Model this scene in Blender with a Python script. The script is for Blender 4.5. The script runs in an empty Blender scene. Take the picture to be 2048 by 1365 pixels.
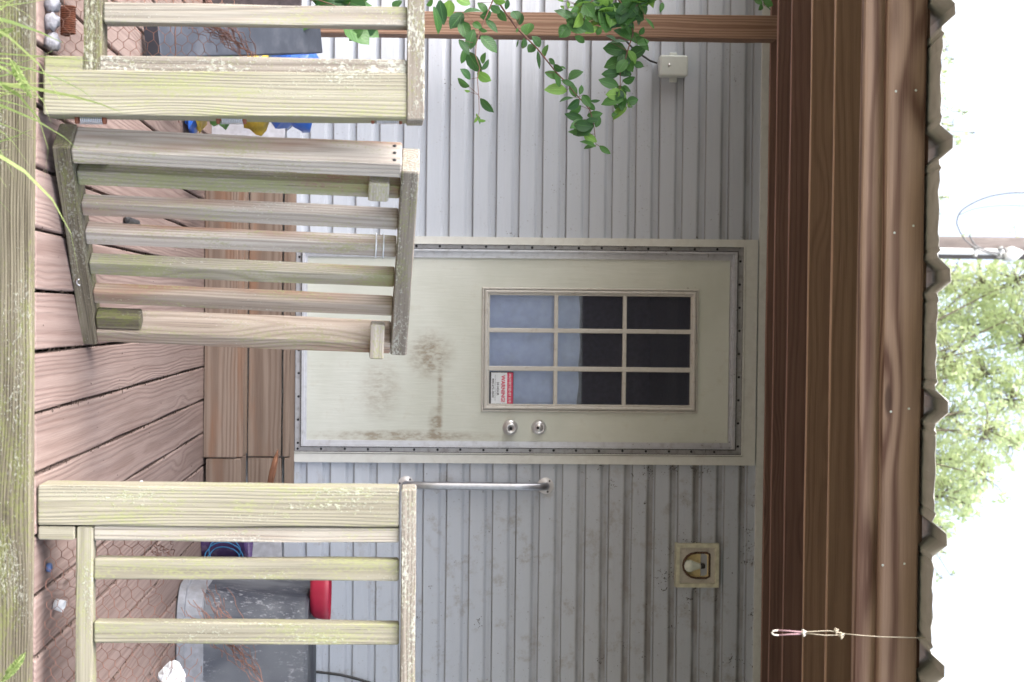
import bpy, math, random
from mathutils import Vector, Matrix
random.seed(7)
R = math.radians
scene = bpy.context.scene
COL = scene.collection

# ------------------------------------------------------------------ camera
FPX = 2844.0
CAM = Vector((0, 0, 1.10))
SHX = 0.085
PPX, PPY = 1024 - 2048*SHX, 682.5
yaw, pit, rol = R(1.17), R(1.0), 0.0095
Fv = Vector((math.sin(yaw)*math.cos(pit), math.cos(yaw)*math.cos(pit), math.sin(pit))).normalized()
Rt = Vector((math.cos(yaw), -math.sin(yaw), 0))
Up = Rt.cross(Fv)
ca, sa = math.cos(rol), math.sin(rol)
IX = Up*ca + (-Rt)*sa           # picture right
IY = -Up*sa + (-Rt)*ca          # picture up
cd = bpy.data.cameras.new('camera'); cam = bpy.data.objects.new('camera', cd); COL.objects.link(cam)
m = Matrix((IX, IY, -Fv)).transposed().to_4x4(); m.translation = CAM
cam.matrix_world = m
cd.lens = 50; cd.sensor_width = 36; cd.shift_x = SHX; cd.clip_end = 500; cd.clip_start = 0.05
cd.dof.use_dof = True; cd.dof.focus_distance = 4.3; cd.dof.aperture_fstop = 5.6
scene.camera = cam

# ------------------------------------------------------------------ light
w = bpy.data.worlds.new('World'); scene.world = w; w.use_nodes = True
nt = w.node_tree; nt.nodes.clear()
wo = nt.nodes.new('ShaderNodeOutputWorld'); bg = nt.nodes.new('ShaderNodeBackground')
sky = nt.nodes.new('ShaderNodeTexSky'); sky.sky_type = 'NISHITA'; sky.sun_disc = False
SUN_EL, SUN_AZ = 46, 238         # azimuth clockwise from +Y: behind the camera, a little left
sky.sun_elevation = R(SUN_EL); sky.sun_rotation = R(SUN_AZ)
sky.dust_density = 4.0; sky.air_density = 1.0; sky.ozone_density = 1.0
hs = nt.nodes.new('ShaderNodeHueSaturation'); hs.inputs['Saturation'].default_value = 0.62
nt.links.new(sky.outputs[0], hs.inputs['Color']); nt.links.new(hs.outputs[0], bg.inputs[0])
bg.inputs[1].default_value = 0.15; nt.links.new(bg.outputs[0], wo.inputs[0])
sl = bpy.data.lights.new('sun', 'SUN'); so = bpy.data.objects.new('sun', sl); COL.objects.link(so)
sl.energy = 1.2; sl.angle = R(55); sl.color = (1, .97, .93)
sd = Vector((math.sin(R(SUN_AZ))*math.cos(R(SUN_EL)), math.cos(R(SUN_AZ))*math.cos(R(SUN_EL)), math.sin(R(SUN_EL))))
so.rotation_euler = sd.to_track_quat('Z', 'Y').to_euler()
scene.view_settings.view_transform = 'Standard'; scene.view_settings.look = 'None'
scene.view_settings.exposure = 2.0; scene.view_settings.gamma = 1
scene.render.engine = 'CYCLES'

# ------------------------------------------------------------------ helpers
def at(px, py, Y):
    d = Fv + IX*((px-PPX)/FPX) - IY*((py-PPY)/FPX)
    return CAM + d*(Y/d.y)

def nodes(mat):
    mat.use_nodes = True
    t = mat.node_tree; t.nodes.clear()
    return t
class NT:
    def __init__(s, name):
        s.m = bpy.data.materials.new(name); s.t = nodes(s.m)
    def n(s, typ, **kw):
        nd = s.t.nodes.new('ShaderNode'+typ)
        for k, v in kw.items():
            if hasattr(nd, k) and k not in ('Scale',): setattr(nd, k, v)
            else: nd.inputs[k].default_value = v
        return nd
    def put(s, inp, v):
        if isinstance(v, (int, float)):
            inp.default_value = v
        elif isinstance(v, (tuple, list)):
            inp.default_value = tuple(v)+(1,) if len(v) == 3 and inp.type == 'RGBA' else v
        else: s.t.links.new(v, inp)
    def math(s, op, a, b=0.0, c=None, clamp=False):
        nd = s.t.nodes.new('ShaderNodeMath'); nd.operation = op; nd.use_clamp = clamp
        s.put(nd.inputs[0], a); s.put(nd.inputs[1], b)
        if c is not None: s.put(nd.inputs[2], c)
        return nd.outputs[0]
    def attr(s, name):
        nd = s.t.nodes.new('ShaderNodeAttribute'); nd.attribute_name = name; return nd
    def scalev(s, v, sc, off=(0, 0, 0)):
        nd = s.t.nodes.new('ShaderNodeMapping'); s.put(nd.inputs[0], v)
        nd.inputs['Scale'].default_value = sc; nd.inputs['Location'].default_value = off; return nd.outputs[0]
    def noise(s, v, scale=1.0, detail=3.0, rough=.55, dist=0.0):
        nd = s.t.nodes.new('ShaderNodeTexNoise'); s.put(nd.inputs['Vector'], v)
        nd.inputs['Scale'].default_value = scale; nd.inputs['Detail'].default_value = detail
        nd.inputs['Roughness'].default_value = rough; nd.inputs['Distortion'].default_value = dist
        return nd.outputs[0]
    def voro(s, v, scale):
        nd = s.t.nodes.new('ShaderNodeTexVoronoi'); s.put(nd.inputs['Vector'], v); nd.inputs['Scale'].default_value = scale
        return nd
    def step(s, v, lo, hi):
        nd = s.t.nodes.new('ShaderNodeMapRange'); nd.interpolation_type = 'SMOOTHSTEP'
        s.put(nd.inputs[0], v); nd.inputs[1].default_value = lo; nd.inputs[2].default_value = hi; return nd.outputs[0]
    def mix(s, f, a, b):
        nd = s.t.nodes.new('ShaderNodeMix'); nd.data_type = 'RGBA'
        s.put(nd.inputs[0], f); s.put(nd.inputs[6], a); s.put(nd.inputs[7], b); return nd.outputs[2]
    def sep(s, v):
        nd = s.t.nodes.new('ShaderNodeSeparateXYZ'); s.put(nd.inputs[0], v); return nd.outputs
    def comb(s, x, y, z):
        nd = s.t.nodes.new('ShaderNodeCombineXYZ'); s.put(nd.inputs[0], x); s.put(nd.inputs[1], y); s.put(nd.inputs[2], z); return nd.outputs[0]
    def bump(s, h, dist=.001, strength=1.0):
        nd = s.t.nodes.new('ShaderNodeBump'); nd.inputs['Distance'].default_value = dist; nd.inputs['Strength'].default_value = strength
        s.put(nd.inputs['Height'], h); return nd.outputs[0]
    def pos(s):
        return s.t.nodes.new('ShaderNodeNewGeometry').outputs['Position']
    def out(s, col, rough=.6, metal=0.0, nrm=None, spec=.5, **kw):
        p = s.t.nodes.new('ShaderNodeBsdfPrincipled'); o = s.t.nodes.new('ShaderNodeOutputMaterial')
        s.put(p.inputs['Base Color'], col); s.put(p.inputs['Roughness'], rough); s.put(p.inputs['Metallic'], metal)
        p.inputs['Specular IOR Level'].default_value = spec
        if nrm is not None: s.t.links.new(nrm, p.inputs['Normal'])
        for k, v in kw.items(): s.put(p.inputs[k], v)
        s.t.links.new(p.outputs[0], o.inputs[0]); s.p = p; s.o = o
        return s.m

def wood(name, dark, light, ring=.5, fib=.4, ringw=.008, algae=0.0, lichen=0.0, dirt=0.3, rough=.75, acol=(.30, .33, .09), brown=0.0, lcol=(.72, .74, .68), crack=.6, wobamp=.05, edge=0, knot=13):
    s = NT(name)
    g = s.attr('g').outputs['Vector']; x, a, b = s.sep(g)
    wob = s.noise(s.scalev(g, (1.1, 5, 5)), 1, 2, .5)
    off = s.math('MULTIPLY', s.math('SUBTRACT', wob, .5), wobamp)
    a2 = s.math('ADD', a, off)
    rr = s.math('SQRT', s.math('ADD', s.math('MULTIPLY', a2, a2), s.math('MULTIPLY', b, b)))
    fn = s.noise(s.scalev(g, (3, 60, 60)), 1, 2)
    vk = s.voro(s.scalev(g, (1.5, 7, 7), (2, 3, 4)), 1).outputs['Distance']
    kn = s.math('SUBTRACT', 1, s.step(vk, .02, .34))
    ph = s.math('ADD', s.math('ADD', s.math('MULTIPLY', rr, 6.283/ringw), s.math('MULTIPLY', fn, 2.2)), s.math('MULTIPLY', kn, knot))
    rg = s.math('POWER', s.math('ADD', s.math('MULTIPLY', s.math('SINE', ph), .5), .5), 1.8)
    fb = s.noise(s.scalev(g, (5, 330, 330)), 1, 3, .65)
    md = s.noise(s.scalev(g, (1.6, 22, 22)), 1, 3, .6)
    v = s.math('ADD', s.math('ADD', s.math('MULTIPLY', s.math('SUBTRACT', rg, .5), ring), s.math('MULTIPLY', s.math('SUBTRACT', fb, .5), fib*2.4)),
               s.math('ADD', s.math('MULTIPLY', s.math('SUBTRACT', md, .5), 1.0), .5), clamp=True)
    col = s.mix(v, light, dark)
    if brown > 0:
        bm_ = s.step(s.noise(s.scalev(g, (1.3, 9, 9), (3, 1, 7)), 1, 3), .62-.3*brown, .80-.3*brown)
        col = s.mix(s.math('MULTIPLY', bm_, .75), col, (.26, .13, .075))
    gr = s.noise(s.scalev(g, (.8, 5, 5), (9, 4, 2)), 1, 3)
    col = s.mix(s.math('MULTIPLY', s.step(gr, .35, .7), dirt), col, tuple(c*.55 for c in dark))
    if crack > 0:
        ck = s.step(s.noise(s.scalev(g, (2.2, 260, 260), (1, 8, 3)), 1, 2), .66, .74)
        col = s.mix(s.math('MULTIPLY', ck, crack), col, tuple(c*.25 for c in dark))
    kc = s.math('SUBTRACT', 1, s.step(vk, .035, .075))
    col = s.mix(s.math('MULTIPLY', kc, .75), col, tuple(c*.45 for c in dark))
    hgt = s.math('SUBTRACT', s.math('MULTIPLY', fb, .5), s.math('MULTIPLY', rg, .35))
    if algae > 0:
        an = s.noise(s.scalev(g, (4.5, 15, 15), (5, 5, 5)), 1, 5, .68)
        af = s.noise(s.scalev(g, (110, 200, 200)), 1, 2)
        am = s.step(s.math('ADD', an, s.math('MULTIPLY', s.math('SUBTRACT', af, .5), .7)), .60-.22*algae, .86-.22*algae)
        col = s.mix(s.math('MULTIPLY', am, .72), col, acol)
    if lichen > 0:
        ln = s.noise(s.scalev(g, (3.2, 14, 14), (2, 9, 1)), 1, 3, .6)
        lf = s.noise(s.scalev(g, (110, 190, 190)), 1, 4, .75)
        lm = s.step(s.math('ADD', s.math('MULTIPLY', ln, .55), s.math('MULTIPLY', lf, .75)), .79-.16*lichen, .88-.15*lichen)
        col = s.mix(s.math('MULTIPLY', lm, .72), col, lcol)
        hgt = s.math('ADD', hgt, s.math('MULTIPLY', lm, .5))
    if edge:  # light caught on the lower arris, painted into the wood colour
        lit_edge = s.step(s.math('MULTIPLY', a, -1), edge-.0028, edge-.0012)
        col = s.mix(s.math('MULTIPLY', lit_edge, .55), col, tuple(min(.6, c*1.9) for c in light))
    return s.out(col, rough, 0, s.bump(hgt, .0022, .8), spec=.25)

def plain(name, col, rough=.5, metal=0.0, var=.12, scale=40, bumpd=0.0, dirt=0.0, dcol=(.09, .07, .05), dscale=9, spec=.5, **kw):
    s = NT(name); p = s.pos()
    n = s.noise(p, scale, 4)
    c = s.mix(s.step(n, .3, .7), tuple(x*(1-var) for x in col), tuple(min(1, x*(1+var)) for x in col))
    if dirt > 0:
        dn = s.noise(p, dscale, 5, .65)
        c = s.mix(s.math('MULTIPLY', s.step(dn, .48, .72), dirt), c, dcol)
    nr = s.bump(n, bumpd) if bumpd else None
    return s.out(c, rough, metal, nr, spec, **kw)

class MB:
    """collects geometry with a per-corner 'g' coordinate (length, a, b)"""
    def __init__(s): s.v = []; s.f = []; s.g = []; s.sm = []
    def add(s, vs, fs, gs=None, smooth=False):
        o = len(s.v); s.v += [tuple(v) for v in vs]; s.f += [tuple(i+o for i in f) for f in fs]
        s.g += [tuple(x) for x in (gs if gs else vs)]; s.sm += [smooth]*len(fs)
    def board(s, p0, p1, wd, w, t, bev=.0035, seg=10, wob=.0012, rnd=None, pith=None):
        p0 = Vector(p0); p1 = Vector(p1); L = (p1-p0).length; ax = (p1-p0)/L
        wd = Vector(wd); wd = (wd-ax*wd.dot(ax)).normalized(); td = ax.cross(wd)
        rnd = random.uniform(0, 60) if rnd is None else rnd
        pa, pb = pith if pith else (random.uniform(-.03, .03), random.choice((-1, 1))*random.uniform(.02, .09))
        prof = []
        for (sx, sy, a0) in ((1, 1, 0), (-1, 1, 90), (-1, -1, 180), (1, -1, 270)):
            for k in (0, 45, 90):
                an = R(a0+k); prof.append((sx*(w/2-bev)+bev*math.cos(an), sy*(t/2-bev)+bev*math.sin(an)))
        vs, gs, fs = [], [], []
        ph = random.uniform(0, 9); n = len(prof)
        ts = [0, bev/L] + [i/seg for i in range(1, seg)] + [1-bev/L, 1]
        for q, tt in enumerate(ts):
            ins = bev*.7 if q in (0, len(ts)-1) else 0
            for k, (a, b) in enumerate(prof):
                l = tt*L
                dd = wob*(math.sin(l*7+ph+k*.9)+.6*math.sin(l*19+k*2.3+ph))
                aa = a*(1-ins*2/w); bb = b*(1-ins*2/t)
                aa += dd*(1 if a > 0 else -1)*.8; bb += dd*(1 if b > 0 else -1)*.4
                vs.append(p0+ax*l+wd*aa+td*bb); gs.append((l+rnd, aa+pa, bb+pb))
        for q in range(len(ts)-1):
            for k in range(n):
                k2 = (k+1) % n
                fs.append((q*n+k, q*n+k2, (q+1)*n+k2, (q+1)*n+k))
        fs.append(tuple(range(n-1, -1, -1))); fs.append(tuple((len(ts)-1)*n+k for k in range(n)))
        s.add(vs, fs, gs); return s
    def box(s, a, b, bev=0.0):
        x0, y0, z0 = (min(a[i], b[i]) for i in range(3)); x1, y1, z1 = (max(a[i], b[i]) for i in range(3))
        if bev <= 0:
            vs = [(x, y, z) for x in (x0, x1) for y in (y0, y1) for z in (z0, z1)]
            s.add(vs, [(0, 1, 3, 2), (4, 6, 7, 5), (0, 4, 5, 1), (2, 3, 7, 6), (0, 2, 6, 4), (1, 5, 7, 3)])
        else:
            c = Vector(((x0+x1)/2, (y0+y1)/2, (z0+z1)/2)); dx, dy, dz = x1-x0, y1-y0, z1-z0
            if dx >= dz: s.board((x0, c.y, c.z), (x1, c.y, c.z), (0, 0, 1), dz, dy, bev, 2, 0, 0, (0, 0))
            else: s.board((c.x, c.y, z0), (c.x, c.y, z1), (1, 0, 0), dx, dy, bev, 2, 0, 0, (0, 0))
        return s
    def tube(s, pts, r, n=8, rad=None, caps=True):
        pts = [Vector(p) for p in pts]; vs, fs, gs = [], [], []; up = None; L = 0
        for i, p in enumerate(pts):
            d = (pts[min(i+1, len(pts)-1)]-pts[max(i-1, 0)])
            d = d.normalized() if d.length > 1e-9 else Vector((0, 0, 1))
            if up is None: up = Vector((0, 0, 1)) if abs(d.z) < .9 else Vector((1, 0, 0))
            u = (up-d*up.dot(d)).normalized(); v = d.cross(u); up = u
            rr = rad[i] if rad else r
            if i: L += (p-pts[i-1]).length
            for k in range(n):
                an = 2*math.pi*k/n; vs.append(p+u*(rr*math.cos(an))+v*(rr*math.sin(an))); gs.append((L, rr*math.cos(an), rr*math.sin(an)))
        for i in range(len(pts)-1):
            for k in range(n): fs.append((i*n+k, i*n+(k+1) % n, (i+1)*n+(k+1) % n, (i+1)*n+k))
        if caps: fs.append(tuple(range(n-1, -1, -1))); fs.append(tuple((len(pts)-1)*n+k for k in range(n)))
        s.add(vs, fs, gs, True); return s
    def lathe(s, c, ax, prof, n=28, flat=False):
        """prof: list of (radius, distance along ax)"""
        c = Vector(c); ax = Vector(ax).normalized(); u = Vector((0, 0, 1)) if abs(ax.z) < .9 else Vector((1, 0, 0))
        u = (u-ax*u.dot(ax)).normalized(); v = ax.cross(u); vs, fs = [], []
        for (r, h) in prof:
            for k in range(n):
                an = 2*math.pi*k/n; vs.append(c+ax*h+u*(r*math.cos(an))+v*(r*math.sin(an)))
        for i in range(len(prof)-1):
            for k in range(n): fs.append((i*n+k, i*n+(k+1) % n, (i+1)*n+(k+1) % n, (i+1)*n+k))
        if prof[0][0] > 1e-5: fs.append(tuple(range(n-1, -1, -1)))
        if prof[-1][0] > 1e-5: fs.append(tuple((len(prof)-1)*n+k for k in range(n)))
        s.add(vs, fs, None, not flat); return s
    def xform(s, M):
        s.v = [tuple(M @ Vector(v)) for v in s.v]; return s
    def build(s, name, mat, parent=None):
        me = bpy.data.meshes.new(name); me.from_pydata(s.v, [], s.f); me.update()
        at_ = me.attributes.new('g', 'FLOAT_VECTOR', 'POINT')
        at_.data.foreach_set('vector', [c for g in s.g for c in g])
        me.polygons.foreach_set('use_smooth', s.sm)
        me.materials.append(mat)
        o = bpy.data.objects.new(name, me); COL.objects.link(o)
        if parent is not None: o.parent = parent
        return o
def thing(name, label, cat, group=None):
    o = bpy.data.objects.new(name, None); COL.objects.link(o); o.empty_display_size = .1
    return tag(o, label, cat, group)
def tag(o, label, cat, group=None, kind=None):
    if label: o['label'] = label
    if cat: o['category'] = cat
    if group: o['group'] = group
    if kind: o['kind'] = kind
    return o
def vboard(px0, px1, py0, py1, Y, T, mat, name, parent, **kw):
    """upright board whose front face fills the given patch at depth Y"""
    pm, pc = (px0+px1)/2, (py0+py1)/2
    x0 = at(pm, py0, Y).x; x1 = at(pm, py1, Y).x; z0 = at(px0, pc, Y).z; z1 = at(px1, pc, Y).z
    return MB().board(((x0+x1)/2, Y+T/2, z0), ((x0+x1)/2, Y+T/2, z1), (1, 0, 0), abs(x1-x0), T, **kw).build(name, mat, parent)
def hboard(px0, px1, py0, py1, Y, T, mat, name, parent, **kw):
    pm, pc = (px0+px1)/2, (py0+py1)/2
    x0 = at(pm, py0, Y).x; x1 = at(pm, py1, Y).x; z0 = at(px0, pc, Y).z; z1 = at(px1, pc, Y).z
    return MB().board((x0, Y+T/2, (z0+z1)/2), (x1, Y+T/2, (z0+z1)/2), (0, 0, 1), abs(z1-z0), T, **kw).build(name, mat, parent)

# ------------------------------------------------------------------ materials
M = {}
M['fence'] = wood('weathered_fence_wood', (.25, .22, .19), (.45, .42, .375), .38, .58, .007, algae=.45, lichen=.45, brown=.12, dirt=.3, acol=(.32, .33, .17), lcol=(.60, .60, .55))
M['fence_grey'] = wood('grey_picket_wood', (.30, .26, .235), (.54, .50, .465), .42, .52, .008, algae=.42, lichen=.25, brown=.35, dirt=.35, acol=(.30, .31, .16), lcol=(.58, .58, .54))
M['fence_green'] = wood('green_weathered_wood', (.21, .19, .145), (.37, .35, .285), .38, .62, .0065, algae=.72, lichen=.30, dirt=.35, acol=(.275, .29, .14), lcol=(.50, .51, .43))
M['fence_brown'] = wood('brown_weathered_wood', (.24, .19, .155), (.44, .38, .33), .45, .50, .009, algae=.40, lichen=.2, brown=.45, dirt=.3, acol=(.27, .28, .14), lcol=(.56, .56, .52))
M['fence_mossy'] = wood('mossy_picket_wood', (.21, .19, .15), (.43, .40, .34), .42, .52, .007, algae=.85, lichen=.25, brown=.3, dirt=.35, acol=(.26, .28, .13), lcol=(.56, .56, .52))
M['rail_lichen'] = wood('lichen_rail_wood', (.16, .135, .115), (.38, .34, .30), .4, .50, .008, algae=.4, lichen=.85, dirt=.4, acol=(.22, .23, .10), lcol=(.54, .55, .49))
M['rim'] = wood('mossy_rim_wood', (.075, .062, .045), (.27, .24, .18), .30, 1.15, .006, algae=.6, lichen=.45, dirt=.5, acol=(.16, .175, .06), lcol=(.42, .42, .36))
M['floor'] = wood('deck_floor_wood', (.18, .122, .108), (.30, .232, .212), .42, .40, .010, brown=0, dirt=.3, crack=.3, rough=.85)
M['steps'] = wood('step_wood', (.165, .115, .09), (.30, .232, .188), .55, .3, .012, brown=.35, dirt=.3, crack=.3)
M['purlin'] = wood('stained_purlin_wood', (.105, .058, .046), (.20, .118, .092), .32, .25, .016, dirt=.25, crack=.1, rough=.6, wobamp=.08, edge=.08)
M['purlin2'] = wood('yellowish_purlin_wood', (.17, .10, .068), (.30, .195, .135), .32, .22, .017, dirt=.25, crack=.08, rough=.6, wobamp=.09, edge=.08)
M['fascia'] = wood('red_brown_fascia_wood', (.12, .062, .045), (.35, .235, .175), .85, .25, .019, dirt=.25, crack=.1, rough=.65, wobamp=.075, knot=5)
M['post'] = wood('brown_post_wood', (.17, .09, .06), (.34, .225, .16), .6, .3, .010, dirt=.2, crack=.15)
M['stick'] = wood('dark_stick', (.09, .035, .02), (.30, .15, .09), .4, .6, .006)

def siding_mat():
    s = NT('vinyl_siding'); g = s.attr('g').outputs['Vector']; x, a, z = s.sep(g); p = s.pos()
    n = s.noise(s.scalev(p, (3, 3, 40)), 1, 3)
    col = s.mix(n, (.485, .52, .595), (.53, .565, .635))
    # grime held in the coves of each course
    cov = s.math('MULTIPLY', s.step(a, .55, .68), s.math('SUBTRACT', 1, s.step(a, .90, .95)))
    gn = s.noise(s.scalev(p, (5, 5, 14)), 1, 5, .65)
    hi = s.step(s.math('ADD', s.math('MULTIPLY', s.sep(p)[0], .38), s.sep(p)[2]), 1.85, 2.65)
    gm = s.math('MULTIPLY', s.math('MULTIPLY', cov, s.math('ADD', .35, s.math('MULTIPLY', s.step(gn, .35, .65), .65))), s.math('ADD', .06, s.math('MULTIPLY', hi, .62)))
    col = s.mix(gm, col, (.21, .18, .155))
    edge = s.math('SUBTRACT', 1, s.step(a, .0, .05))  # shadow line at each course's lip, painted into the colour
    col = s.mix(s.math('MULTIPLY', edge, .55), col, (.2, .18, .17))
    sp = s.step(s.noise(p, 130, 2), .66, .74)
    sp2 = s.math('MULTIPLY', sp, s.step(s.noise(p, 6, 2), .45, .65))
    col = s.mix(s.math('MULTIPLY', sp2, .7), col, (.12, .10, .09))
    px_ = s.sep(p)[0]
    side = s.step(px_, .5, .8)
    brn = s.math('MULTIPLY', s.math('MULTIPLY', s.step(s.noise(p, 11, 6, .75), .52, .72), side), .55)
    col = s.mix(brn, col, (.27, .23, .20))
    wv = s.noise(s.scalev(p, (8, 8, 60), (4, 4, 4)), 1, 2)
    return s.out(col, .42, 0, s.bump(wv, .0012), spec=.4)
M['siding'] = siding_mat()

def door_mat():
    s = NT('door_paint'); p = s.pos(); x, y, z = s.sep(p)
    n1 = s.noise(p, 3.5, 4); col = s.mix(s.step(n1, .3, .7), (.57, .59, .53), (.65, .67, .62))
    e = s.noise(s.scalev(p, (45, 45, 4)), 1, 5, .7)          # hand-height grime
    def blob(cx, cz, rx, rz):
        dx = s.math('DIVIDE', s.math('SUBTRACT', x, cx), rx); dz = s.math('DIVIDE', s.math('SUBTRACT', z, cz), rz)
        d = s.math('SQRT', s.math('ADD', s.math('MULTIPLY', dx, dx), s.math('MULTIPLY', dz, dz)))
        return s.math('SUBTRACT', 1, s.step(d, .15, 1.0))
    P1 = at(860, 710, YW); P2 = at(880, 800, YW); P3 = at(760, 780, YW); P4 = at(800, 872, YW); P5 = at(870, 845, YW)
    bl = s.math('ADD', s.math('ADD', blob(P1.x, P1.z, .14, .13), s.math('MULTIPLY', blob(P2.x, P2.z, .26, .018), .8)),
                s.math('ADD', s.math('MULTIPLY', blob(P3.x, P3.z, .18, .12), .6), s.math('MULTIPLY', blob(P4.x, P4.z, .035, .55), 1.0)))
    bl = s.math('ADD', bl, blob(P5.x, P5.z, .09, .04))
    gr = s.noise(s.scalev(p, (60, 60, 26)), 1, 5, .75)
    dm = s.math('MULTIPLY', bl, s.math('ADD', .22, s.step(gr, .34, .72)), clamp=True)
    col = s.mix(s.math('MULTIPLY', dm, .78), col, (.24, .18, .12))
    fg = s.step(s.noise(p, 14, 5, .7), .55, .75)
    col = s.mix(s.math('MULTIPLY', fg, .22), col, (.38, .33, .22))
    b = s.noise(s.scalev(p, (90, 90, 8)), 1, 3)
    return s.out(col, .5, 0, s.bump(b, .0012), spec=.35)

M['trim'] = plain('cream_vinyl_trim', (.66, .665, .64), .45, var=.03, dirt=.2, dscale=18, dcol=(.35, .31, .26))
M['alu'] = plain('dull_aluminium', (.46, .455, .48), .42, .3, var=.05, dirt=.5, dscale=30, dcol=(.16, .13, .11), bumpd=.0004)
M['alu2'] = plain('bright_aluminium', (.58, .59, .64), .35, .3, var=.04, dirt=.3, dscale=26, dcol=(.22, .19, .17))
M['chrome'] = plain('brushed_chrome', (.70, .69, .71), .32, .8, var=.06, scale=90)
M['flange'] = plain('satin_flange', (.72, .71, .73), .42, .35, var=.04)
M['steel'] = plain('stainless_tube', (.42, .42, .46), .30, .9, var=.08, scale=60)
M['screw'] = plain('dark_screw', (.03, .03, .035), .5, .4)
M['black'] = plain('black_plastic', (.02, .02, .022), .45)
M['winframe'] = plain('window_moulding', (.60, .58, .55), .5, var=.05, dirt=.4, dscale=40, dcol=(.30, .26, .22))
M['curtain'] = plain('pale_blue_curtain', (.56, .67, 1.0), .9, var=.08, scale=25, dirt=.25, dscale=12, dcol=(.34, .38, .50))
M['room'] = plain('dim_room_wall', (.20, .21, .28), .9)
M['white'] = plain('white_paper', (.74, .77, .82), .6, var=.03)
M['red'] = plain('red_print', (.62, .05, .12), .6, var=.05)
M['ink'] = plain('black_print', (.04, .04, .05), .6)
M['beige'] = plain('yellowed_plastic', (.62, .605, .47), .5, dirt=.25, dscale=28, dcol=(.16, .11, .06))
M['lampwhite'] = plain('dull_lamp_liner', (.58, .54, .48), .5, dirt=.35, dscale=40, dcol=(.16, .11, .08))
M['lampgold'] = plain('tarnished_reflector', (.80, .66, .36), .45, .0, dirt=.3, dscale=40)
M['lampdark'] = plain('grimy_lamp_rim', (.10, .055, .035), .8, var=.3, scale=60)
M['bulb'] = plain('frosted_bulb', (.72, .76, .68), .3, var=.03)
M['jbox'] = plain('grey_plastic_box', (.62, .66, .64), .42, var=.03)
M['metalroof'] = plain('galvanised_roof', (.44, .43, .40), .6, .0, var=.08, scale=14, dirt=.35, dcol=(.16, .14, .11), bumpd=.002)
M['rust'] = plain('rusty_wire', (.30, .155, .12), .85, var=.3, scale=60)
M['rustdark'] = plain('rusty_spring', (.24, .085, .05), .8, var=.35, scale=60, bumpd=.001)
M['spring'] = plain('galvanised_spring', (.66, .68, .74), .35, .7)
M['rock'] = plain('white_quartz', (.30, .30, .34), .6, var=.3, scale=60, bumpd=.006, dirt=.4)
M['blue'] = plain('blue_tarp', (.045, .16, .62), .35, var=.25, scale=10, bumpd=.006)
M['yellow'] = plain('yellow_bag', (.62, .42, .05), .4, var=.3, scale=25, bumpd=.005)
M['greenbag'] = plain('green_bag', (.16, .38, .10), .45, var=.35, scale=60, bumpd=.003)
M['channel'] = plain('slate_grey_metal', (.065, .075, .10), .45, .2, var=.15, scale=9, dirt=.2, dcol=(.25, .25, .27))
M['purple'] = plain('faded_purple_plastic', (.085, .05, .16), .5, dirt=.4, dcol=(.42, .36, .44), dscale=24)
M['rope'] = plain('blue_rope', (.03, .16, .34), .7)
M['redpl'] = plain('red_plastic', (.42, .025, .06), .42, var=.12, scale=8, dirt=.1)
M['cableblk'] = plain('black_cable', (.015, .015, .018), .4)
M['string'] = plain('cream_string', (.36, .31, .24), .9, var=.15, scale=200)
M['pinkstring'] = plain('pink_string', (.30, .18, .20), .9)
M['conduit'] = plain('white_conduit', (.75, .75, .75), .4)
M['insul'] = plain('grey_cable', (.13, .13, .135), .5)
M['debris'] = plain('dead_leaf_bits', (.06, .04, .03), .9, var=.4, scale=90)
M['dirt'] = plain('dark_soil', (.05, .04, .03), .95, bumpd=.01)

def tub_mat():
    s = NT('scuffed_black_rubber'); p = s.pos()
    big = s.noise(s.scalev(p, (3, 3, 2.2)), 1, 3); col = s.mix(s.step(big, .38, .62), (.022, .027, .045), (.12, .13, .15))
    sc = s.step(s.noise(s.scalev(p, (70, 70, 30)), 1, 6, .8), .52, .66); pt = s.step(s.noise(p, 7, 3), .4, .65)
    col = s.mix(s.math('MULTIPLY', s.math('MULTIPLY', sc, pt), .8), col, (.42, .43, .47))
    return s.out(col, .6, 0, s.bump(sc, .0006))
M['tub'] = tub_mat()
M['tubrim'] = plain('pale_tub_rim', (.22, .23, .26), .6, dirt=.5, dcol=(.13, .12, .12))

def leaf_mat(name, c1, c2, tr=.35):
    s = NT(name); g = s.attr('g').outputs['Vector']; r, u, v = s.sep(g)
    col = s.mix(r, c1, c2)
    vein = s.step(s.math('ABSOLUTE', v), .0, .10)
    side = s.math('ABSOLUTE', s.math('SINE', s.math('ADD', s.math('MULTIPLY', u, 22), s.math('MULTIPLY', s.math('ABSOLUTE', v), -9))))
    col = s.mix(s.math('MULTIPLY', s.math('SUBTRACT', 1, vein), .35), col, tuple(min(1, c*2.2) for c in c2))
    col = s.mix(s.math('MULTIPLY', s.math('SUBTRACT', 1, s.step(side, 0, .3)), .22), col, tuple(c*.5 for c in c1))
    s.out(col, .38, 0, s.bump(side, .0006), .5)
    t = s.t.nodes.new('ShaderNodeBsdfTranslucent'); s.put(t.inputs[0], s.mix(.5, col, tuple(min(1, c*1.8) for c in c2)))
    mx = s.t.nodes.new('ShaderNodeMixShader'); mx.inputs[0].default_value = tr
    s.t.links.new(s.p.outputs[0], mx.inputs[1]); s.t.links.new(t.outputs[0], mx.inputs[2]); s.t.links.new(mx.outputs[0], s.o.inputs[0])
    return s.m
M['leaf'] = leaf_mat('shrub_leaf', (.020, .075, .025), (.085, .21, .05), .28)
M['leaf2'] = leaf_mat('young_leaf', (.12, .27, .05), (.22, .40, .08), .38)
M['treeleaf'] = leaf_mat('tree_leaf', (.36, .45, .22), (.52, .60, .34), .6)
M['grass'] = leaf_mat('grass_blade', (.16, .28, .07), (.48, .56, .24), .4)
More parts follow.
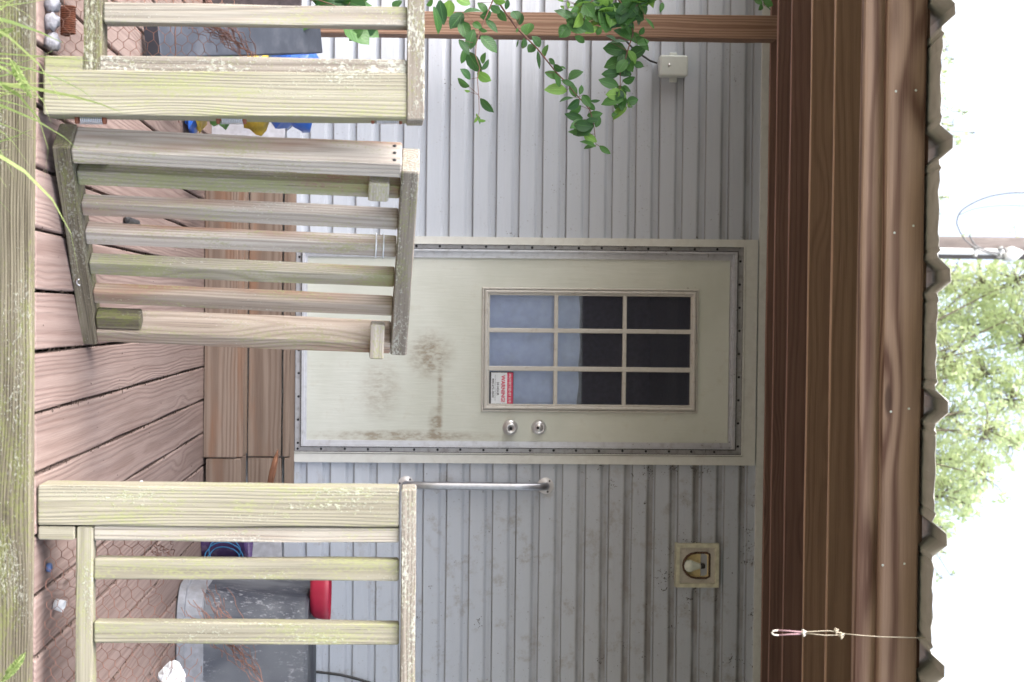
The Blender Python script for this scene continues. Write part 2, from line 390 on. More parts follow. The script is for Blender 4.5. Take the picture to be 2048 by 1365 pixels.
M['twig'] = plain('brown_twig', (.16, .08, .06), .8)
M['bark'] = plain('tree_bark', (.14, .11, .085), .9, var=.3, bumpd=.02, scale=12)
M['pole'] = wood('utility_pole_wood', (.12, .10, .095), (.26, .225, .215), .3, .6, .02, dirt=.4)

def glass_mat():
    s = NT('dusty_hazed_glass'); p = s.pos()
    tr = s.t.nodes.new('ShaderNodeBsdfTransparent'); tr.inputs[0].default_value = (.9, .92, .95, 1)
    gl = s.t.nodes.new('ShaderNodeBsdfGlossy'); gl.inputs['Roughness'].default_value = .03
    fr = s.t.nodes.new('ShaderNodeFresnel'); fr.inputs[0].default_value = 1.5
    df = s.t.nodes.new('ShaderNodeBsdfDiffuse'); df.inputs[0].default_value = (.40, .43, .60, 1)
    m1 = s.t.nodes.new('ShaderNodeMixShader'); m2 = s.t.nodes.new('ShaderNodeMixShader'); o = s.t.nodes.new('ShaderNodeOutputMaterial')
    L = s.t.links.new
    L(fr.outputs[0], m1.inputs[0]); L(tr.outputs[0], m1.inputs[1]); L(gl.outputs[0], m1.inputs[2])
    du = s.math('ADD', .10, s.math('MULTIPLY', s.step(s.noise(p, 60, 5, .8), .62, .8), .22))  # constant film lifts the panes in place of room light; speckles are dust
    L(du, m2.inputs[0]); L(m1.outputs[0], m2.inputs[1]); L(df.outputs[0], m2.inputs[2]); L(m2.outputs[0], o.inputs[0])
    return s.m
M['glass'] = glass_mat()

def ground_mat():
    s = NT('lawn_ground'); p = s.pos(); n = s.noise(p, 3, 6, .7); n2 = s.noise(p, 60, 3)
    col = s.mix(s.step(n, .3, .7), (.11, .115, .085), (.175, .178, .135)); col = s.mix(s.math('MULTIPLY', n2, .4), col, (.22, .20, .15))
    return s.out(col, .95, 0, s.bump(n2, .02), .1)

# ------------------------------------------------------------------ levels
YW = 6.05                          # face of the siding
YF = 3.14                          # front of the posts
ZD = at(73, 620, YF).z             # top of the deck
HS = lambda y: 1.1 + .5468 + .165*y  # underside of the roof purlins

# ------------------------------------------------------------------ ground
gm = MB(); N = 40
def gv(i): return (abs(i)**2.2)*(1 if i > 0 else -1)*.06
for j in range(-N, N+1):
    for i in range(-N, N+1):
        pass
vs = [(gv(i)*1.0, 3+gv(j)*1.0, random.uniform(-.012, .012) if abs(i) < 30 else 0) for j in range(-N, N+1) for i in range(-N, N+1)]
W_ = 2*N+1
gm.add(vs, [(j*W_+i, j*W_+i+1, (j+1)*W_+i+1, (j+1)*W_+i) for j in range(2*N) for i in range(2*N)])
ground = gm.build('ground', ground_mat()); tag(ground, None, None, None, 'structure')

# ------------------------------------------------------------------ house
house = thing('house', 'pale blue grey house wall of horizontal lap siding behind the porch', 'house')
zt0 = at(1526, 650, YW).z
LIP0 = at(900, 300, YW).z; PIT = .0988
def siding(x0, x1, z0, z1, name='siding'):
    mb = MB(); k0 = math.floor((z0-LIP0)/PIT)
    prof = []
    k = k0
    course = [(0, -.001), (0, .016), (.010, .0180), (.03, .0182), (.60, .0160), (.645, .0150), (.69, .0118), (.74, .0070), (.79, .0048), (.85, .0038), (.999, .0015)]
    while LIP0+k*PIT < z1:
        for (a, o) in course:
            z = LIP0+k*PIT+a*PIT
            prof.append((min(max(z, z0), z1), o, a))
        k += 1
    nx = max(2, int((x1-x0)/.25)); vs, gs, fs = [], [], []
    for i in range(nx+1):
        x = x0+(x1-x0)*i/nx
        for (z, o, a) in prof: vs.append((x, YW-o+.0022*math.sin(x*3+z*5)+.001*math.sin(x*7.3-z*9), z+.0012*math.sin(x*2.3+math.floor((z-LIP0)/PIT+1e-4)*1.7))); gs.append((x, a, z))
    n = len(prof)
    for i in range(nx):
        for q in range(n-1): fs.append((i*n+q, (i+1)*n+q, (i+1)*n+q+1, i*n+q+1))
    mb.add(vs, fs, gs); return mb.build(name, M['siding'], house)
xl = at(1000, 476, YW).x; xr = at(1000, 925, YW).x; zh = at(1508, 700, YW).z; zb = at(590, 700, YW).z
WT = 2.95
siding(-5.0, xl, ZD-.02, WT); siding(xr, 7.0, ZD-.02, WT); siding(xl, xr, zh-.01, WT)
# crown trim under the porch roof
z0_, z1_ = at(1513, 650, YW).z, at(1530, 650, YW).z
MB().box((-5, YW-.030, z0_), (7, YW-.002, z1_)).build('top_trim', M['trim'], house)
# walls, side and back
wb = MB(); wb.box((-5, YW+.012, .15), (xl+.02, YW+.10, WT)); wb.box((xr-.02, YW+.012, .15), (7, YW+.10, WT))
wb.box((xl+.02, YW+.012, zh), (xr-.02, YW+.10, WT)); wb.box((xl+.02, YW+.012, .15), (xr-.02, YW+.10, zb))
wb.box((-5, YW+.10, .15), (-4.9, 10, WT)); wb.box((6.9, YW+.10, .15), (7, 10, WT)); wb.box((-4.9, 9.9, .15), (6.9, 10, WT))
wb.build('wall', plain('plain_wall', (.6, .6, .64), .6), house)
rb = MB(); rb.add([(-5.2, YW-.1, WT+.01), (7.2, YW-.1, WT+.01), (7.2, 8.1, WT+.5), (-5.2, 8.1, WT+.5), (7.2, 10.2, WT+.01), (-5.2, 10.2, WT+.01),
                  (-5.2, YW-.1, WT+.06), (7.2, YW-.1, WT+.06), (7.2, 8.1, WT+.55), (-5.2, 8.1, WT+.55), (7.2, 10.2, WT+.06), (-5.2, 10.2, WT+.06)],
                 [(0, 1, 2, 3), (3, 2, 4, 5), (6, 9, 8, 7), (9, 11, 10, 8), (0, 6, 7, 1), (5, 4, 10, 11), (0, 3, 9, 6), (3, 5, 11, 9), (1, 7, 8, 2), (2, 8, 10, 4)])
rb.build('roof', M['metalroof'], house)
# skirting
zs1 = at(563, 1200, YW-.02).z
sk = MB(); sk.box((xr+.06, YW-.030, ZD-.03), (7, YW-.018, zs1)); sk.box((-5, YW-.030, ZD-.03), (xl-.3, YW-.018, zs1-.0))
sk.build('skirting', plain('skirting_panel', (.53, .54, .60), .5, dirt=.2), house)
# door surround: cream trim, screwed aluminium flange, jamb
P = lambda px, py, Y=YW: at(px, py, Y)
yT = YW-.034
def ring(mb, px0, px1, py0, py1, t0, t1, l, r, ya, yb, bot=None):
    """rectangular frame; px bottom/top, py left/right; widths in metres (bottom, top, left, right)"""
    x0, x1 = P(1000, py0).x, P(1000, py1).x; z0, z1 = P(px0, 700).z, P(px1, 700).z
    if t0 > 0: mb.box((x0+l, ya, z0), (x1-r, yb, z0+t0))
    if t1 > 0: mb.box((x0+l, ya, z1-t1), (x1-r, yb, z1))
    if l > 0: mb.box((x0, ya, z0), (x0+l, yb, z1))
    if r > 0: mb.box((x1-r, ya, z0), (x1, yb, z1))
    return x0, x1, z0, z1
tm = MB()
ring(tm, 590, 1509, 475.5, 926, 0, .052, .029, .037, yT, YW+.012); tm.build('door_trim', M['trim'], house)
lipm = MB(); ring(lipm, 590, 1484, 489, 907, 0, .007, .004, .004, yT-.004, yT-.0005); lipm.build('trim_lip', M['trim'], house)
sl_ = MB(); ring(sl_, 590.6, 1483, 489.6, 906.2, .003, .0035, .0035, .0035, YW-.0235, YW-.021); ring(sl_, 603, 1470.5, 499, 896, .003, .003, .0025, .003, YW-.0332, YW-.031)
sl_.build('seal', M['black'], house)
fl = MB(); a0, a1, c0, c1 = ring(fl, 592, 1482, 490.5, 905, .026, .027, .020, .021, YW-.020, YW-.012)
flange = fl.build('door_frame', M['alu'], house)
jm = MB(); ring(jm, 604, 1470, 499.5, 895.5, .012, .014, .010, .005, YW-.032, YW+.03)
ring(jm, 609.6, 1463.3, 504, 893, .010, .012, .028, .022, YW-.013, YW+.03); jm.build('door_jamb', M['alu2'], house)
zz = c0+.014
while zz < c1-.02:
    for xx in (a0+.010, a1-.011): MB().lathe((xx+random.uniform(-.001, .001), YW-.020, zz+random.uniform(-.002, .002)), (0, -1, 0), [(.0052, 0), (.0052, .002), (.002, .0035)], 10).build('screw', M['screw'], flange)
    zz += .0985
xx = a0+.06
while xx < a1-.02:
    for z_ in (c0+.013, c1-.0135): MB().lathe((xx, YW-.020, z_+random.uniform(-.001, .001)), (0, -1, 0), [(.0052, 0), (.0052, .002), (.002, .0035)], 10).build('screw', M['screw'], flange)
    xx += .0985
# door leaf
M['door'] = door_mat()
dx0, dx1 = P(1000, 517).x, P(1000, 883).x; dz0, dz1 = P(614.5, 700).z, P(1457, 700).z
wx0, wx1 = P(1180, 586).x, P(1180, 816).x; wz0, wz1 = P(972, 700).z, P(1386, 700).z
dm_ = MB(); yD = YW-.006
dm_.box((dx0, yD, dz0), (wx0, yD+.04, dz1)); dm_.box((wx1, yD, dz0), (dx1, yD+.04, dz1))
dm_.box((wx0, yD, dz0), (wx1, yD+.04, wz0)); dm_.box((wx0, yD, wz1), (wx1, yD+.04, dz1))
door = dm_.build('door', M['door'], house)
def moulding(px0, px1, py0, py1, prof, name, mat, parent):
    """picture-frame moulding; prof = list of (inset, outward)"""
    x0, x1 = P(1180, py0).x, P(1180, py1).x; z0, z1 = P(px0, 700).z, P(px1, 700).z
    vs, fs = [], []
    for (i, o) in prof:
        vs += [(x0+i, yD-o, z0+i), (x1-i, yD-o, z0+i), (x1-i, yD-o, z1-i), (x0+i, yD-o, z1-i)]
    for q in range(len(prof)-1):
        for k in range(4): fs.append((q*4+k, q*4+(k+1) % 4, (q+1)*4+(k+1) % 4, (q+1)*4+k))
    mb = MB(); mb.add(vs, fs); return mb.build(name, mat, parent)
moulding(963, 1395, 577, 825, [(0, 0), (0, .007), (.003, .010), (.007, .010), (.0085, .0005), (.0105, .0005), (.012, .013), (.018, .015), (.024, .011), (.026, .006), (.028, .006), (.030, .008), (.033, .006), (.033, -.012)], 'window_frame', M['winframe'], door)
gx0, gx1, gz0, gz1 = P(1180, 592).x, P(1180, 811).x, P(978, 700).z, P(1379, 700).z
for pa, pb in ((1107, 1115), (1244, 1252)):
    z0, z1 = P(pa, 700).z, P(pb, 700).z; MB().box((gx0-.004, yD-.007, z0), (gx1+.004, yD+.006, z1), .003).build('glazing_bar', M['winframe'], door)
for pa, pb in ((658, 667), (734, 743.5)):
    x0, x1 = P(1180, pa).x, P(1180, pb).x; MB().box((x0, yD-.0075, gz0-.004), (x1, yD+.0055, gz1+.004), .003).build('glazing_bar', M['winframe'], door)
for (pa, pb) in ((978, 1109), (1113, 1246), (1250, 1379)):
    for (qa, qb) in ((592, 660), (665, 736), (741, 811)):
        q0, q1 = P(pa, (qa+qb)/2), P(pb, (qa+qb)/2); x0, x1 = P(1180, qa).x, P(1180, qb).x
        MB().add([(x0, yD+.004, q0.z), (x1, yD+.004, q0.z), (x1, yD+.004, q1.z), (x0, yD+.004, q1.z)], [(0, 1, 2, 3)]) if 0 else None
        g_ = MB(); g_.add([(x0, yD+.003, q0.z), (x1, yD+.003, q0.z), (x1, yD+.003, q1.z), (x0, yD+.003, q1.z)], [(0, 1, 2, 3)]); g_.build('pane', M['glass'], door)
for px_, nm in ((1020, 'door_knob'), (1077, 'deadbolt')):
    c = P(px_, 855); c.y = yD
    if nm == 'door_knob':
        k = MB().lathe(c, (0, -1, 0), [(.033, -.001), (.033, .003), (.030, .008), (.018, .012), (.013, .016), (.013, .026), (.022, .032), (.0255, .042), (.025, .052), (.021, .058), (.014, .060), (.013, .057), (0, .057)], 36)
    else:
        k = MB().lathe(c, (0, -1, 0), [(.032, -.001), (.032, .006), (.030, .012), (.023, .020), (.021, .021), (.0205, .018), (.018, .018), (.017, .021), (0, .0215)], 36)
    kb = k.build(nm, M['chrome'], door)
    hy = .060 if nm == 'door_knob' else .0235
    MB().lathe(c+Vector((0, 0, .0 if nm == 'door_knob' else -.006)), (0, -1, 0), [(.0075, hy-.006), (.0075, hy), (.0055, hy+.001), (0, hy+.001)], 18).build('key_cylinder', M['steel'], kb) if 0 else None
    s_ = MB().lathe(c+Vector((0, 0, -.001 if nm == 'door_knob' else -.005)), (0, -1, 0), [(.0065, hy-.008), (.0065, hy), (0, hy+.0005)], 16)
    s_.build('keyhole', M['screw'], door)
# room behind the glass
rm = MB(); rx0, rx1, rz0, rz1, ry = dx0-.5, dx1+.5, .2, 2.6, 8.5
rm.add([(rx0, YW+.11, rz0), (rx1, YW+.11, rz0), (rx1, YW+.11, rz1), (rx0, YW+.11, rz1), (rx0, ry, rz0), (rx1, ry, rz0), (rx1, ry, rz1), (rx0, ry, rz1)],
       [(4, 5, 6, 7), (0, 1, 5, 4), (3, 7, 6, 2), (0, 4, 7, 3), (1, 2, 6, 5)])
rm.build('inner_room', M['room'], house)
# curtain
cu = MB(); nx, nz = 60, 10; vs, gs = [], []
ct = lambda py: 1161 + 1.6*math.sin((py-600)*.028) + .8*math.sin((py-600)*.083) - 4*max(0, (py-770)/40)
for i in range(nx+1):
    py = 583+(822-583)*i/nx; x = P(1080, py).x
    zt = P(ct(py), py).z; zbm = P(955, py).z
    for j in range(nz+1):
        vs.append((x, YW+.045+.003*math.sin(py*.06), zbm+(zt-zbm)*j/nz))
cu.add(vs, [(i*(nz+1)+j, (i+1)*(nz+1)+j, (i+1)*(nz+1)+j+1, i*(nz+1)+j+1) for i in range(nx) for j in range(nz)], None, True)
curt = cu.build('curtain', M['curtain']); 
tag(curt, 'pale blue half curtain behind the lower door panes', 'curtain')
# warning sticker
st = thing('sticker', 'red and white warning sticker in the lower right door pane', 'sticker')
sx0, sx1 = P(1000, 745.5).x, P(1000, 807.5).x; sz0, sz1 = P(982, 776).z, P(1025.5, 776).z; yS = yD+.0015
zr = P(1014, 776).z; zl = P(991.5, 776).z
MB().box((sx0, yS-.0006, sz0), (sx1, yS, zr)).build('paper', M['white'], st)
MB().box((sx0, yS-.0007, zr), (sx1, yS-.0001, sz1)).build('red_band', M['red'], st)
MB().box((sx0-.004, yS+.0002, sz0-.008), (sx1+.001, yS+.0010, sz1+.0025)).build('backing', M['ink'], st)
def text(body, cx, cz, h, width, mat, parent, y, rot=(90, 0, 0), bold=.02, name='lettering'):
    c = bpy.data.curves.new(name, 'FONT'); c.body = body; c.size = 1; c.align_x = 'CENTER'; c.align_y = 'CENTER'; c.offset = bold; c.extrude = 0
    o = bpy.data.objects.new(name, c); COL.objects.link(o); bpy.context.view_layer.update()
    dg = bpy.context.evaluated_depsgraph_get(); me = bpy.data.meshes.new_from_object(o.evaluated_get(dg))
    xs = [v.co.x for v in me.vertices]; ys = [v.co.y for v in me.vertices]
    W, H = max(xs)-min(xs), max(ys)-min(ys); mx, my = (max(xs)+min(xs))/2, (max(ys)+min(ys))/2
    for v in me.vertices:
        v.co = ((v.co.x-mx)/W*width+cx, y, (v.co.y-my)/H*h+cz)
    bpy.data.objects.remove(o); me.materials.clear(); me.materials.append(mat)
    ob = bpy.data.objects.new(name, me); COL.objects.link(ob); ob.parent = parent; return ob
sc_ = (sx0+sx1)/2; u = 1/470.
text('PROTECTED BY X10', sc_, P(1019.5, 776).z, 4.6*u, 57*u, M['white'], st, yS-.0012)
text('WARNING!', sc_+.002, P(1006, 776).z, 8.2*u, 54*u, M['red'], st, yS-.0012, bold=.03)
text('24 HOUR', sc_+.003, P(995.5, 776).z, 4.2*u, 27*u, M['ink'], st, yS-.0012, bold=.03)
text('MONITORED HOME SECURITY', sc_, P(990, 776).z, 1.6*u, 52*u, M['ink'], st, yS-.0012, bold=0)
text('800-675-3044', sc_, P(985.8, 776).z, 3.6*u, 38*u, M['ink'], st, yS-.0012, bold=.03)

# ------------------------------------------------------------------ grab bar, light, junction box, cables
gb = thing('grab_bar', 'stainless steel upright grab bar on the siding right of the door', 'grab bar')
p0 = P(812, 968); p1 = P(1090, 971); yb = YW-.055
pts = [(p0.x, YW-.016, p0.z), (p0.x, YW-.03, p0.z), (p0.x, yb+.008, p0.z+.010), (p0.x, yb, p0.z+.03)]
pts += [(p0.x+(p1.x-p0.x)*t, yb, p0.z+.03+(p1.z-p0.z-.06)*t) for t in (.2, .4, .6, .8)]
pts += [(p1.x, yb, p1.z-.03), (p1.x, yb+.008, p1.z-.010), (p1.x, YW-.03, p1.z), (p1.x, YW-.016, p1.z)]
MB().tube(pts, .0165, 20).build('rail', M['steel'], gb)
for p in (p0, p1):
    f = MB().lathe((p.x, YW-.0145, p.z), (0, -1, 0), [(.0355, -.002), (.0355, .004), (.033, .006), (.021, .0065), (.019, .010)], 36).build('flange', M['flange'], gb)
    for an in (20, 140, 260): MB().lathe((p.x+.027*math.cos(R(an)), YW-.0200, p.z+.027*math.sin(R(an))), (0, -1, 0), [(.0042, 0), (.0042, .0012), (.002, .0018)], 10).build('screw', M['screw'], f)

lf = thing('wall_light', 'square yellowed recessed wall light with bare bulb on the siding', 'wall light')
lx0, lx1 = P(1390, 1085).x, P(1390, 1172).x; lz0, lz1 = P(1348, 1128).z, P(1434, 1128).z
fm = MB(); wd_ = .017; yl = YW-.040
fm.box((lx0, yl, lz0), (lx0+wd_, YW-.005, lz1)); fm.box((lx1-wd_, yl, lz0), (lx1, YW-.005, lz1))
fm.box((lx0+wd_, yl, lz0), (lx1-wd_, YW-.005, lz0+wd_)); fm.box((lx0+wd_, yl, lz1-wd_), (lx1-wd_, YW-.005, lz1))
fm.build('frame', M['beige'], lf)
lcx, lcz = (lx0+lx1)/2, (lz0+lz1)/2
def arch(sc, dz=0, y=0):   # D shaped outline with its flat side up
    o = []
    for k in range(9): an = R(180+180*k/8); o.append((lcx+.058*sc*math.cos(an), y, lcz-.004+dz+.060*sc*math.sin(an)))
    o += [(lcx+.058*sc, y, lcz+.042*sc), (lcx+.050*sc, y, lcz+.056*sc), (lcx-.050*sc, y, lcz+.056*sc), (lcx-.058*sc, y, lcz+.042*sc)]
    return o
# liner with an arched recess
inn = arch(1, 0, yl+.010); dp = arch(.93, 0, yl+.006); dp2 = arch(.80, .004, yl+.024)
n = len(inn)
li = MB(); X0, X1, Z0, Z1 = lx0+wd_, lx1-wd_, lz0+wd_, lz1-wd_
sqp = []
for (x, y, z) in inn:
    dx, dz = x-lcx, z-lcz; k = min(((X1-lcx)/abs(dx)) if abs(dx) > 1e-6 else 9, ((Z1-lcz)/abs(dz)) if abs(dz) > 1e-6 else 9); sqp.append((lcx+dx*k, yl+.010, lcz+dz*k))
li.add(sqp+inn, [(i, (i+1) % n, n+(i+1) % n, n+i) for i in range(n)])
cs = [(X0, yl+.0105, Z0), (X1, yl+.0105, Z0), (X1, yl+.0105, Z1), (X0, yl+.0105, Z1)]
for (cx, cz) in ((X0, Z0), (X1, Z0), (X1, Z1), (X0, Z1)):
    sx = 1 if cx < lcx else -1; sz = 1 if cz < lcz else -1
    li.add([(cx, yl+.0098, cz), (cx+sx*.03, yl+.0098, cz), (cx, yl+.0098, cz+sz*.03)], [(0, 1, 2)])
li.build('liner', M['lampwhite'], lf)
rmb = MB(); rmb.add(inn+dp, [(i, (i+1) % n, n+(i+1) % n, n+i) for i in range(n)]); rmb.tube(dp+[dp[0]], .0045, 8); rmb.build('reflector_rim', M['lampdark'], lf)
rf = MB(); rf.add(dp+dp2, [(i, (i+1) % n, n+(i+1) % n, n+i) for i in range(n)]+[tuple(n+i for i in range(n))], None); rf.build('reflector', M['lampgold'], lf)
MB().lathe((lcx+.002, yl+.004, lcz+.026), (0, 0, -1), [(.010, -.006), (.012, 0), (.012, .012)], 16).build('socket', M['black'], lf)
MB().lathe((lcx+.002, yl+.004, lcz+.014), (0, .04, -1), [(.011, 0), (.014, .012), (.018, .024), (.024, .036), (.0265, .046), (.024, .058), (.015, .067), (0, .071)], 24).build('bulb', M['bulb'], lf)

jb = thing('electrical_box', 'small grey junction box high on the siding beside the leaves', 'electrical box')
jx0, jx1 = P(1340, 116).x, P(1340, 158).x; jz0, jz1 = P(1314, 137).z, P(1370, 137).z
jm_ = MB().board(((jx0+jx1)/2, YW-.042, jz0), ((jx0+jx1)/2, YW-.042, jz1), (1, 0, 0), jx1-jx0, .050, .007, 4, 0)
jm_.build('cover', M['jbox'], jb)
for sx in (jx0-.008, jx1+.008):
    MB().box((sx-.010, YW-.022, (jz0+jz1)/2-.010), (sx+.010, YW-.012, (jz0+jz1)/2+.022), .002).build('mounting_tab', M['jbox'], jb)
MB().lathe(((jx0+jx1)/2-.002, YW-.067, (jz0+jz1)/2-.020), (0, -1, 0), [(.0065, 0), (.006, .002), (0, .003)], 16).build('screw', M['chrome'], jb)
c_ = [P(a, b, YW-.03) for a, b in ((1314, 127), (1300, 122), (1285, 112), (1268, 100), (1250, 80), (1235, 40), (1228, -60))]
MB().tube(c_, .0045, 8).build('cable', M['cableblk'], jb)
cb = MB().tube([P(a, b, YW-.03) for a, b in ((560, 1335), (628, 1344), (650, 1346), (680, 1350), (710, 1357), (740, 1366), (800, 1400))], .006, 8).build('cable', M['cableblk'])
tag(cb, 'black cable drooping along the siding behind the tub', 'cable')

# ------------------------------------------------------------------ steps below the door
steps = thing('wooden_steps', 'low brown timber step built along the wall under the door', 'steps')
def sboard(px0, px1, py0, py1, Y, T, nm, mat='steps', **kw): return hboard(px0, px1, py0, py1, Y, T, M[mat], nm, steps, **kw)
ys1 = 5.80; ys2 = YW-.055
sboard(409, 475, 300, 916, ys1, .036, 'riser'); sboard(412, 474, 918, 1010, ys1+.004, .036, 'riser', pith=(.01, .03))
zt = at(478, 700, ys1).z
for (pa, pb, dz) in ((300, 916, 0), (918, 1010, -.003)):
    x0, x1 = at(478, pa, ys1).x, at(478, pb, ys1).x
    MB().board((x0, (ys1+ys2)/2+.004, zt+dz), (x1, (ys1+ys2)/2+.004, zt+dz), (0, 1, 0), ys2-ys1-.012, .030).build('tread', M['steps'], steps)
sboard(498, 564, 300, 914, ys2, .030, 'riser'); sboard(496, 563, 916, 1010, ys2+.004, .030, 'riser', pith=(.0, .025))
sboard(567.5, 580, 300, 914, ys2-.006, .030, 'riser', bev=.002); sboard(568, 581, 916, 1010, ys2-.004, .030, 'riser', bev=.002)
sboard(580.5, 590, 300, 985, ys2+.01, .03, 'riser', bev=.002)
sk_ = MB().tube([at(537, 985, 5.70), at(545, 945, 5.72), at(551, 920, 5.76), at(556, 900, 5.80)], .012, 7, rad=[.012, .014, .011, .002])
tag(sk_.build('broken_stick', M['stick']), 'short reddish splinter of wood leaning on the step', 'stick')

# ------------------------------------------------------------------ deck
deck = thing('deck', 'worn brown plank deck floor with a mossy front edge board', 'deck')
fb = MB(); xg = at(73, 705, YF).x; pitch = .1352
for k in range(-22, 24):
    a = xg+k*pitch; w_ = pitch-.0075
    tl = random.uniform(-.0015, .0015)
    fb.board((a+pitch/2, YF-.004+random.uniform(-.004, .002), ZD-.019+tl), (a+pitch/2, YW-.035, ZD-.019), (1, 0, 0), w_, .038, .005, 12, .0012, pith=(random.uniform(-.03, .03), random.choice((-1, 1))*random.uniform(.03, .05)))
fb.build('floor', M['floor'], deck)
MB().board((-3.0, YF-.026, ZD-.118), (3.2, YF-.026, ZD-.118), (0, 0, 1), .235, .036, .005, 30, .0016).build('edge_board', M['rim'], deck)
for x in (-2.8, -1.4, 0, 1.4, 2.9):
    MB().box((x-.02, YF+.02, ZD-.19), (x+.02, YW-.05, ZD-.045)).build('joist', M['rim'], deck)
    for y in (YF+.1, YW-.25): MB().box((x-.045, y, -.05), (x+.045, y+.09, ZD-.192)).build('footing', M['rim'], deck)
gapd = MB()   # leaf litter lodged in the gaps
for k in range(-8, 9):
    a = xg+k*pitch
    for i in range(90):
        y = random.uniform(YF+.02, 5.75); l = random.uniform(.003, .010); an = random.uniform(0, 3.14)
        c = Vector((a+random.gauss(0, .003), y, ZD+random.uniform(-.008, .001)))
        dx, dy = l*math.cos(an), l*math.sin(an)
        gapd.add([c+Vector((dx, dy, 0)), c+Vector((-dy*.35, dx*.35, .002)), c-Vector((dx, dy, 0)), c+Vector((dy*.35, -dx*.35, .001))], [(0, 1, 2, 3)])
for i in range(260):
    c = Vector((random.uniform(-1.3, 1.6), random.uniform(YF+.03, 5.75), ZD+.002)); l = random.uniform(.001, .0035); an = random.uniform(0, 3.14)
    dx, dy = l*math.cos(an), l*math.sin(an)
    gapd.add([c+Vector((dx, dy, .001)), c+Vector((-dy*.5, dx*.5, .002)), c-Vector((dx, dy, 0)), c+Vector((dy*.5, -dx*.5, .001))], [(0, 1, 2, 3)])
tag(gapd.build('leaf_litter', M['debris']), 'dark crumbs of leaf litter lodged in the floor gaps', 'leaf litter', None, 'stuff')

# ------------------------------------------------------------------ railings
lr = thing('railing', 'pale weathered railing with mossy post left of the gate', 'railing')
vboard(86, 815, 143, 233, YF, .089, M['fence_green'], 'post', lr, pith=(.0, .06))
vboard(198, 814, 115, 157, YF+.004, .06, M['rail_lichen'], 'baluster', lr, bev=.004)
vboard(206, 817, 9, 49, YF+.006, .045, M['fence'], 'baluster', lr, bev=.004)
vboard(206, 817, -150, -110, YF+.006, .045, M['fence'], 'baluster', lr); vboard(206, 817, -300, -260, YF+.006, .045, M['fence'], 'baluster', lr)
hboard(169, 205, -420, 143, YF+.004, .06, M['rim'], 'bottom_rail', lr)
vboard(88, 167, 112, 142.5, YF+.006, .05, M['fence_green'], 'block', lr)
hboard(815.5, 851, -420, 241, YF-.004, .095, M['rail_lichen'], 'top_rail', lr)
rr_ = thing('railing', 'mossy green railing with wide end post right of the gate opening', 'railing')
vboard(75, 798, 974, 1053, YF-.001, .085, M['fence_green'], 'post', rr_, pith=(.0, .055))
vboard(187, 798, 1053.5, 1084, YF+.006, .05, M['fence'], 'baluster', rr_)
vboard(187, 798, 1119, 1161, YF+.008, .040, M['fence_green'], 'baluster', rr_, bev=.004)
vboard(187, 798, 1246, 1289, YF+.008, .040, M['fence_green'], 'baluster', rr_, bev=.004)
vboard(187, 798, 1385, 1427, YF+.008, .040, M['fence_green'], 'baluster', rr_); vboard(187, 798, 1520, 1562, YF+.008, .040, M['fence_green'], 'baluster', rr_)
hboard(150, 183, 1053.5, 1900, YF+.004, .045, M['fence_green'], 'bottom_rail', rr_)
vboard(75.5, 149.5, 1053.5, 1081, YF+.004, .05, M['fence_green'], 'block', rr_)
hboard(799, 829, 979, 1900, YF-.006, .095, M['rail_lichen'], 'top_rail', rr_)

# gate, standing ajar and sagging
gate = thing('gate', 'low picket gate of weathered wood sagging open on spring hinges', 'gate')
th = math.atan2(.68, .73); U = Vector((math.cos(th), math.sin(th), 0)); Nn = Vector((math.sin(th), -math.cos(th), 0))
F0 = Vector((at(475, 303, 3.2).x, 3.2, 0)); GD = .092; Lg = .60
zb0, zb1, zt0g, zt1 = at(112, 280, 3.23).z, at(146, 280, 3.23).z, at(806, 280, 3.23).z, at(842, 280, 3.23).z
sag = R(2.5); Ry = Matrix.Rotation(sag, 4, 'Y')
frame = Matrix((U, -Nn, Vector((0, 0, 1)))).transposed().to_4x4()   # local x along gate, y to the back
frame.translation = Vector((F0.x, F0.y, zb0))
GM = frame @ Ry
H1, H2, H3 = zb1-zb0, zt0g-zb0, zt1-zb0
def gb_(p0, p1, wd, w, t, nm, mat, **kw): return MB().board(p0, p1, wd, w, t, **kw).xform(GM).build(nm, M[mat], gate)
gb_((-.006, GD/2, H1/2), (Lg+.012, GD/2, H1/2), (0, 0, 1), H1, GD, 'bottom_rail', 'rim')
gb_((-.012+.03, GD/2, (H2+H3)/2), (Lg+.006, GD/2, (H2+H3)/2), (0, 0, 1), H3-H2, GD, 'top_rail', 'rail_lichen', pith=(.0, .01))
gb_((.020, GD/2, H1+.001), (.020, GD/2, H2-.001), (1, 0, 0), .038, .086, 'stile', 'fence_grey', pith=(.06, .0))
gb_((Lg-.016, GD/2, H1+.001), (Lg-.016, GD/2, H2-.001), (1, 0, 0), .038, .086, 'stile', 'fence_brown', pith=(.07, .0))
B0 = F0 - Nn*(GD*.5)
for i, py in enumerate((362, 424, 480, 541, 599)):
    k = (py-624)/FPX; t = (k*B0.y-B0.x)/(U.x-U.y*k) - .012
    gb_((t, GD*.5, H1+.001), (t, GD*.5, H2-.001), (1, 0, 0), .038, .038, 'picket', ('fence_mossy', 'fence_grey', 'fence_grey', 'fence_mossy', 'fence_brown')[i], bev=.003)
gb_((.062, GD*.30, H2-.050), (.115, GD*.30, H2-.050), (0, 0, 1), .046, .040, 'block', 'fence')
gb_((.062, GD*.78, H1+.035), (.100, GD*.78, H1+.035), (0, 0, 1), .070, .030, 'block', 'rim')
gb_((Lg-.085, GD*.25, H2-.036), (Lg-.002, -.016, H2-.036), (0, 0, 1), .036, .034, 'block', 'fence_grey')
gb_((Lg-.060, GD*.30, H1+.004), (Lg-.060, GD*.30, H1+.115), (1, 0, 0), .040, .040, 'block', 'rim')
